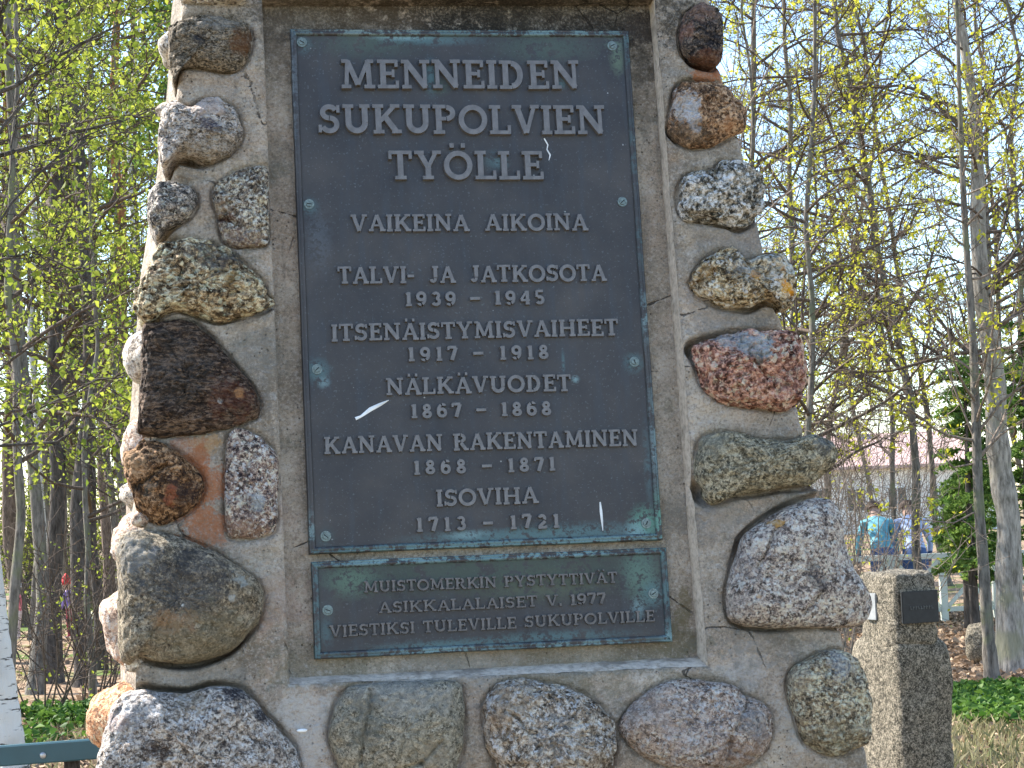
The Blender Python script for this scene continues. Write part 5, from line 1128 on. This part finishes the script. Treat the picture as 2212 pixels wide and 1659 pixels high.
# ================================================================== people
M_SKIN = flat_material('skin', (.50, .31, .23), .55, 0, .05, 10); M_HAIR = flat_material('brown hair', (.07, .04, .025), .7, 0, .3, 90)
def skin_mesh(joints, edges, mat, name, parent, sub=2, root=0):
    me = bpy.data.meshes.new(name); me.from_pydata([j[:3] for j in joints], edges, []); o = bpy.data.objects.new('tmp', me); C.objects.link(o)
    sk = o.modifiers.new('s', 'SKIN'); sk.use_smooth_shade = True
    for i, j in enumerate(joints):
        d = me.skin_vertices[0].data[i]; r = j[3]; d.radius = (r, r) if not isinstance(r, tuple) else r; d.use_root = (i == root)
    sb = o.modifiers.new('b', 'SUBSURF'); sb.levels = sub; sb.render_levels = sub
    dg = bpy.context.evaluated_depsgraph_get(); dg.update(); m2 = bpy.data.meshes.new_from_object(o.evaluated_get(dg)); bpy.data.objects.remove(o)
    m2.materials.clear(); m2.name = name
    return link_mesh(name, m2, mat, parent, True)
def person(loc, rz, H, bend, cols, label, hat=None, lean_rail=None):
    """standing figure facing +Y before turning by rz; bend = forward lean of the torso in degrees"""
    e = empty('person', loc, label, 'person', None, rz); k = H / 1.75; b = radians(bend)
    hip = Vector((0, 0, .92)) * k; T = lambda l, x=0, f=0: hip + Vector((x * k, (sin(b) * l + cos(b) * f) * k, (cos(b) * l - sin(b) * f) * k))
    ch = 1.75 / H if H < 1.2 else 1.0; hs_ = 1.0 if H > 1.2 else 1.55
    J = []; E_ = []
    def j(p, r): J.append((p.x, p.y, p.z, r * k)); return len(J) - 1
    pel = j(hip, .13); wst = j(T(.2), .125); cst = j(T(.4), .15); shc = j(T(.5), .11); nk = j(T(.58), .058); hd0 = j(T(.66, 0, .02), .075 * hs_); hd1 = j(T(.66 + .1 * hs_, 0, .03), .098 * hs_); hd2 = j(T(.66 + .17 * hs_, 0, .02), .07 * hs_)
    E_ += [(pel, wst), (wst, cst), (cst, shc), (shc, nk), (nk, hd0), (hd0, hd1), (hd1, hd2)]
    hands = []
    for s in (-1, 1):
        sh = j(T(.49, s * .17), .066)
        if lean_rail is None: el = j(T(.49, s * .25) + Vector((0, .02, -.27)) * k, .045); wr = j(T(.49, s * .24) + Vector((0, .10, -.5)) * k, .03); hn = j(T(.49, s * .24) + Vector((0, .13, -.58)) * k, .036)
        else: el = j(Vector((s * .24 * k, lean_rail[0] - .05, lean_rail[1] + .05)), .046); wr = j(Vector((s * .10 * k, lean_rail[0] + .16, lean_rail[1] + .07)), .03); hn = j(Vector((s * .04 * k, lean_rail[0] + .23, lean_rail[1] + .07)), .036)
        E_ += [(shc, sh), (sh, el), (el, wr), (wr, hn)]; hands.append(J[hn])
        h2 = j(hip + Vector((s * .09, 0, -.06)) * k, .098); kn = j(hip + Vector((s * .10, .03, -.46)) * k, .062); an = j(Vector((s * .10, 0, .09)) * k, .042); to = j(Vector((s * .11, .15, .035)) * k, .036)
        E_ += [(pel, h2), (h2, kn), (kn, an), (an, to)]
    body = skin_mesh(J, E_, M_SKIN, 'body', e)
    me = body.data
    shirt, trou, shoe = cols
    for m in (shirt, trou, shoe): me.materials.append(m)
    nkz = T(.575); ax = (T(1) - T(0)).normalized()
    for p in me.polygons:
        c = p.center; l = (c - hip).dot(ax) / k
        if c.z < .075 * k: p.material_index = 3
        elif c.z < .90 * k or (l < .02 and abs(c.x) < .2 * k): p.material_index = 2
        elif l < .57: p.material_index = 1
        for hx_ in hands:
            if (c - Vector(hx_[:3])).length < .085 * k: p.material_index = 0
    # hands: palm with five fingers
    for hi, hx_ in enumerate(hands):
        s = -1 if hi == 0 else 1; p = Vector(hx_[:3]); d = Vector((0, .3, -1)).normalized() if lean_rail is None else Vector((-s * .3, 1, -.2)).normalized()
        sdv = Vector((1, 0, 0)); JJ = [(p.x, p.y, p.z, .03 * k)]; EE = []
        for q, (o_, L) in enumerate(((-.024, .062), (-.008, .075), (.008, .07), (.024, .055))):
            a1 = p + sdv * o_ * k + d * .03 * k; a2 = a1 + d * L * .55 * k; a3 = a2 + (d + Vector((0, -.5, -.2))).normalized() * L * .45 * k
            n_ = len(JJ); JJ += [(*a1, .009 * k), (*a2, .0085 * k), (*a3, .007 * k)]; EE += [(0, n_), (n_, n_ + 1), (n_ + 1, n_ + 2)]
        a1 = p - sdv * s * .03 * k + d * .005 * k; a2 = a1 + (d * .6 - sdv * s).normalized() * .04 * k; n_ = len(JJ); JJ += [(*a1, .011 * k), (*a2, .009 * k)]; EE += [(0, n_), (n_, n_ + 1)]
        skin_mesh(JJ, EE, M_SKIN, 'hand', e, 1)
    # head: ears, nose, eyes, hair
    hc = Vector(J[hd1][:3]); R = .098 * k * hs_; fw = (T(0, 0, 1) - T(0, 0, 0)).normalized(); up = ax
    bm = bmesh.new(); bmesh.ops.create_uvsphere(bm, u_segments=10, v_segments=8, radius=R * .16, matrix=Matrix.Translation(hc + fw * R * 1.0 - up * R * .15)); bm_obj('nose', bm, M_SKIN, e, True)
    for s in (-1, 1):
        bm = bmesh.new(); bmesh.ops.create_uvsphere(bm, u_segments=8, v_segments=6, radius=R * .11, matrix=Matrix.Translation(hc + fw * R * .93 + up * R * .1 + Vector((s * R * .36, 0, 0)))); bm_obj('eye', bm, M_HAIR, e, True)
        bm = bmesh.new(); bmesh.ops.create_uvsphere(bm, u_segments=8, v_segments=6, radius=R * .24, matrix=Matrix.Translation(hc + Vector((s * R * .98, 0, 0))) @ Matrix.Diagonal((.4, .7, 1, 1))); bm_obj('ear', bm, M_SKIN, e, True)
    bm = bmesh.new(); bmesh.ops.create_cube(bm, size=.3 * R); bm.clear()
    bmesh.ops.create_uvsphere(bm, u_segments=6, v_segments=4, radius=R * .1, matrix=Matrix.Translation(hc + fw * R * .9 - up * R * .5) @ Matrix.Diagonal((2.6, .6, .5, 1))); bm_obj('mouth', bm, flat_material('lips', (.35, .13, .1), .6), e, True)
    bm = bmesh.new(); bmesh.ops.create_uvsphere(bm, u_segments=24, v_segments=16, radius=R * 1.18)
    bmesh.ops.delete(bm, geom=[v for v in bm.verts if (v.co.y > R * .55 and v.co.z < R * .55) or v.co.z < -R * .6], context='VERTS')
    rt = Matrix.Rotation(-b, 4, 'X')
    for v in bm.verts: v.co = v.co * (1 + .05 * mn.noise(v.co * 40))
    bmesh.ops.transform(bm, matrix=Matrix.Translation(hc + up * R * .05 - fw * R * .08) @ rt, verts=bm.verts)
    if hat: bm_obj('hat', bm, hat, e, True)
    else: bm_obj('hair', bm, M_HAIR, e, True)
    return e, hc, R
M_TURQ = flat_material('turquoise shirt', (.12, .33, .40), .8, 0, .2, 14); M_BLUES = flat_material('light blue shirt', (.34, .42, .62), .8, 0, .2, 14)
M_JEANS = flat_material('jeans', (.05, .09, .2), .85); M_SHOE = flat_material('dark shoes', (.03, .03, .03), .6); M_RED = flat_material('red cloth', (.62, .05, .05), .8)
M_PURP = flat_material('purple and blue jacket', (.20, .14, .36), .7, 0, .4, 20); M_DRED = flat_material('dark red trousers', (.28, .03, .05), .8); M_WSHOE = flat_material('white shoes', (.7, .7, .68), .6); M_WJ = flat_material('red and white top', (.55, .14, .17), .7, 0, .6, 12); M_WT = flat_material('pale trousers', (.6, .5, .5), .8)
Yq = 25.5
p = gx(1907, Yq, 1180); person((p.x, Yq, 0), 0, 1.78, 44, (M_TURQ, M_JEANS, M_SHOE), 'person in a turquoise shirt leaning forward behind the white railing', None, None)
p = gx(1976, Yq, 1180); person((p.x, Yq, 0), radians(-4), 1.76, 42, (M_BLUES, M_JEANS, M_SHOE), 'person in a light blue shirt and jeans leaning forward behind the railing', None, None)
Yc = 29.0
p = gx(152, Yc, 1300); e, hc, R = person((p.x, Yc, 0), radians(70), .84, 8, (M_PURP, M_DRED, M_WSHOE), 'toddler in a pointed red hat and purple jacket among the trees', M_RED)
bm = bmesh.new(); bmesh.ops.create_cone(bm, cap_ends=True, segments=16, radius1=R * .95, radius2=R * .15, depth=R * 1.1, matrix=Matrix.Translation(hc + Vector((0, 0, R * 1.35)))); bm_obj('hat_point', bm, M_RED, e, True)
p = gx(40, Yc, 1300); person((p.x, Yc, 0), radians(95), .82, 4, (M_WJ, M_WT, M_WSHOE), 'child in a red and white top half hidden behind the trunks at far left', flat_material('pale blue cap', (.5, .58, .75), .7))
for nm in ('under0', 'under1', 'birch0', 'grey0', 'moss0', 'pine0', 'alder0', 'alder1', 'bare0', 'bare1'):
    pass
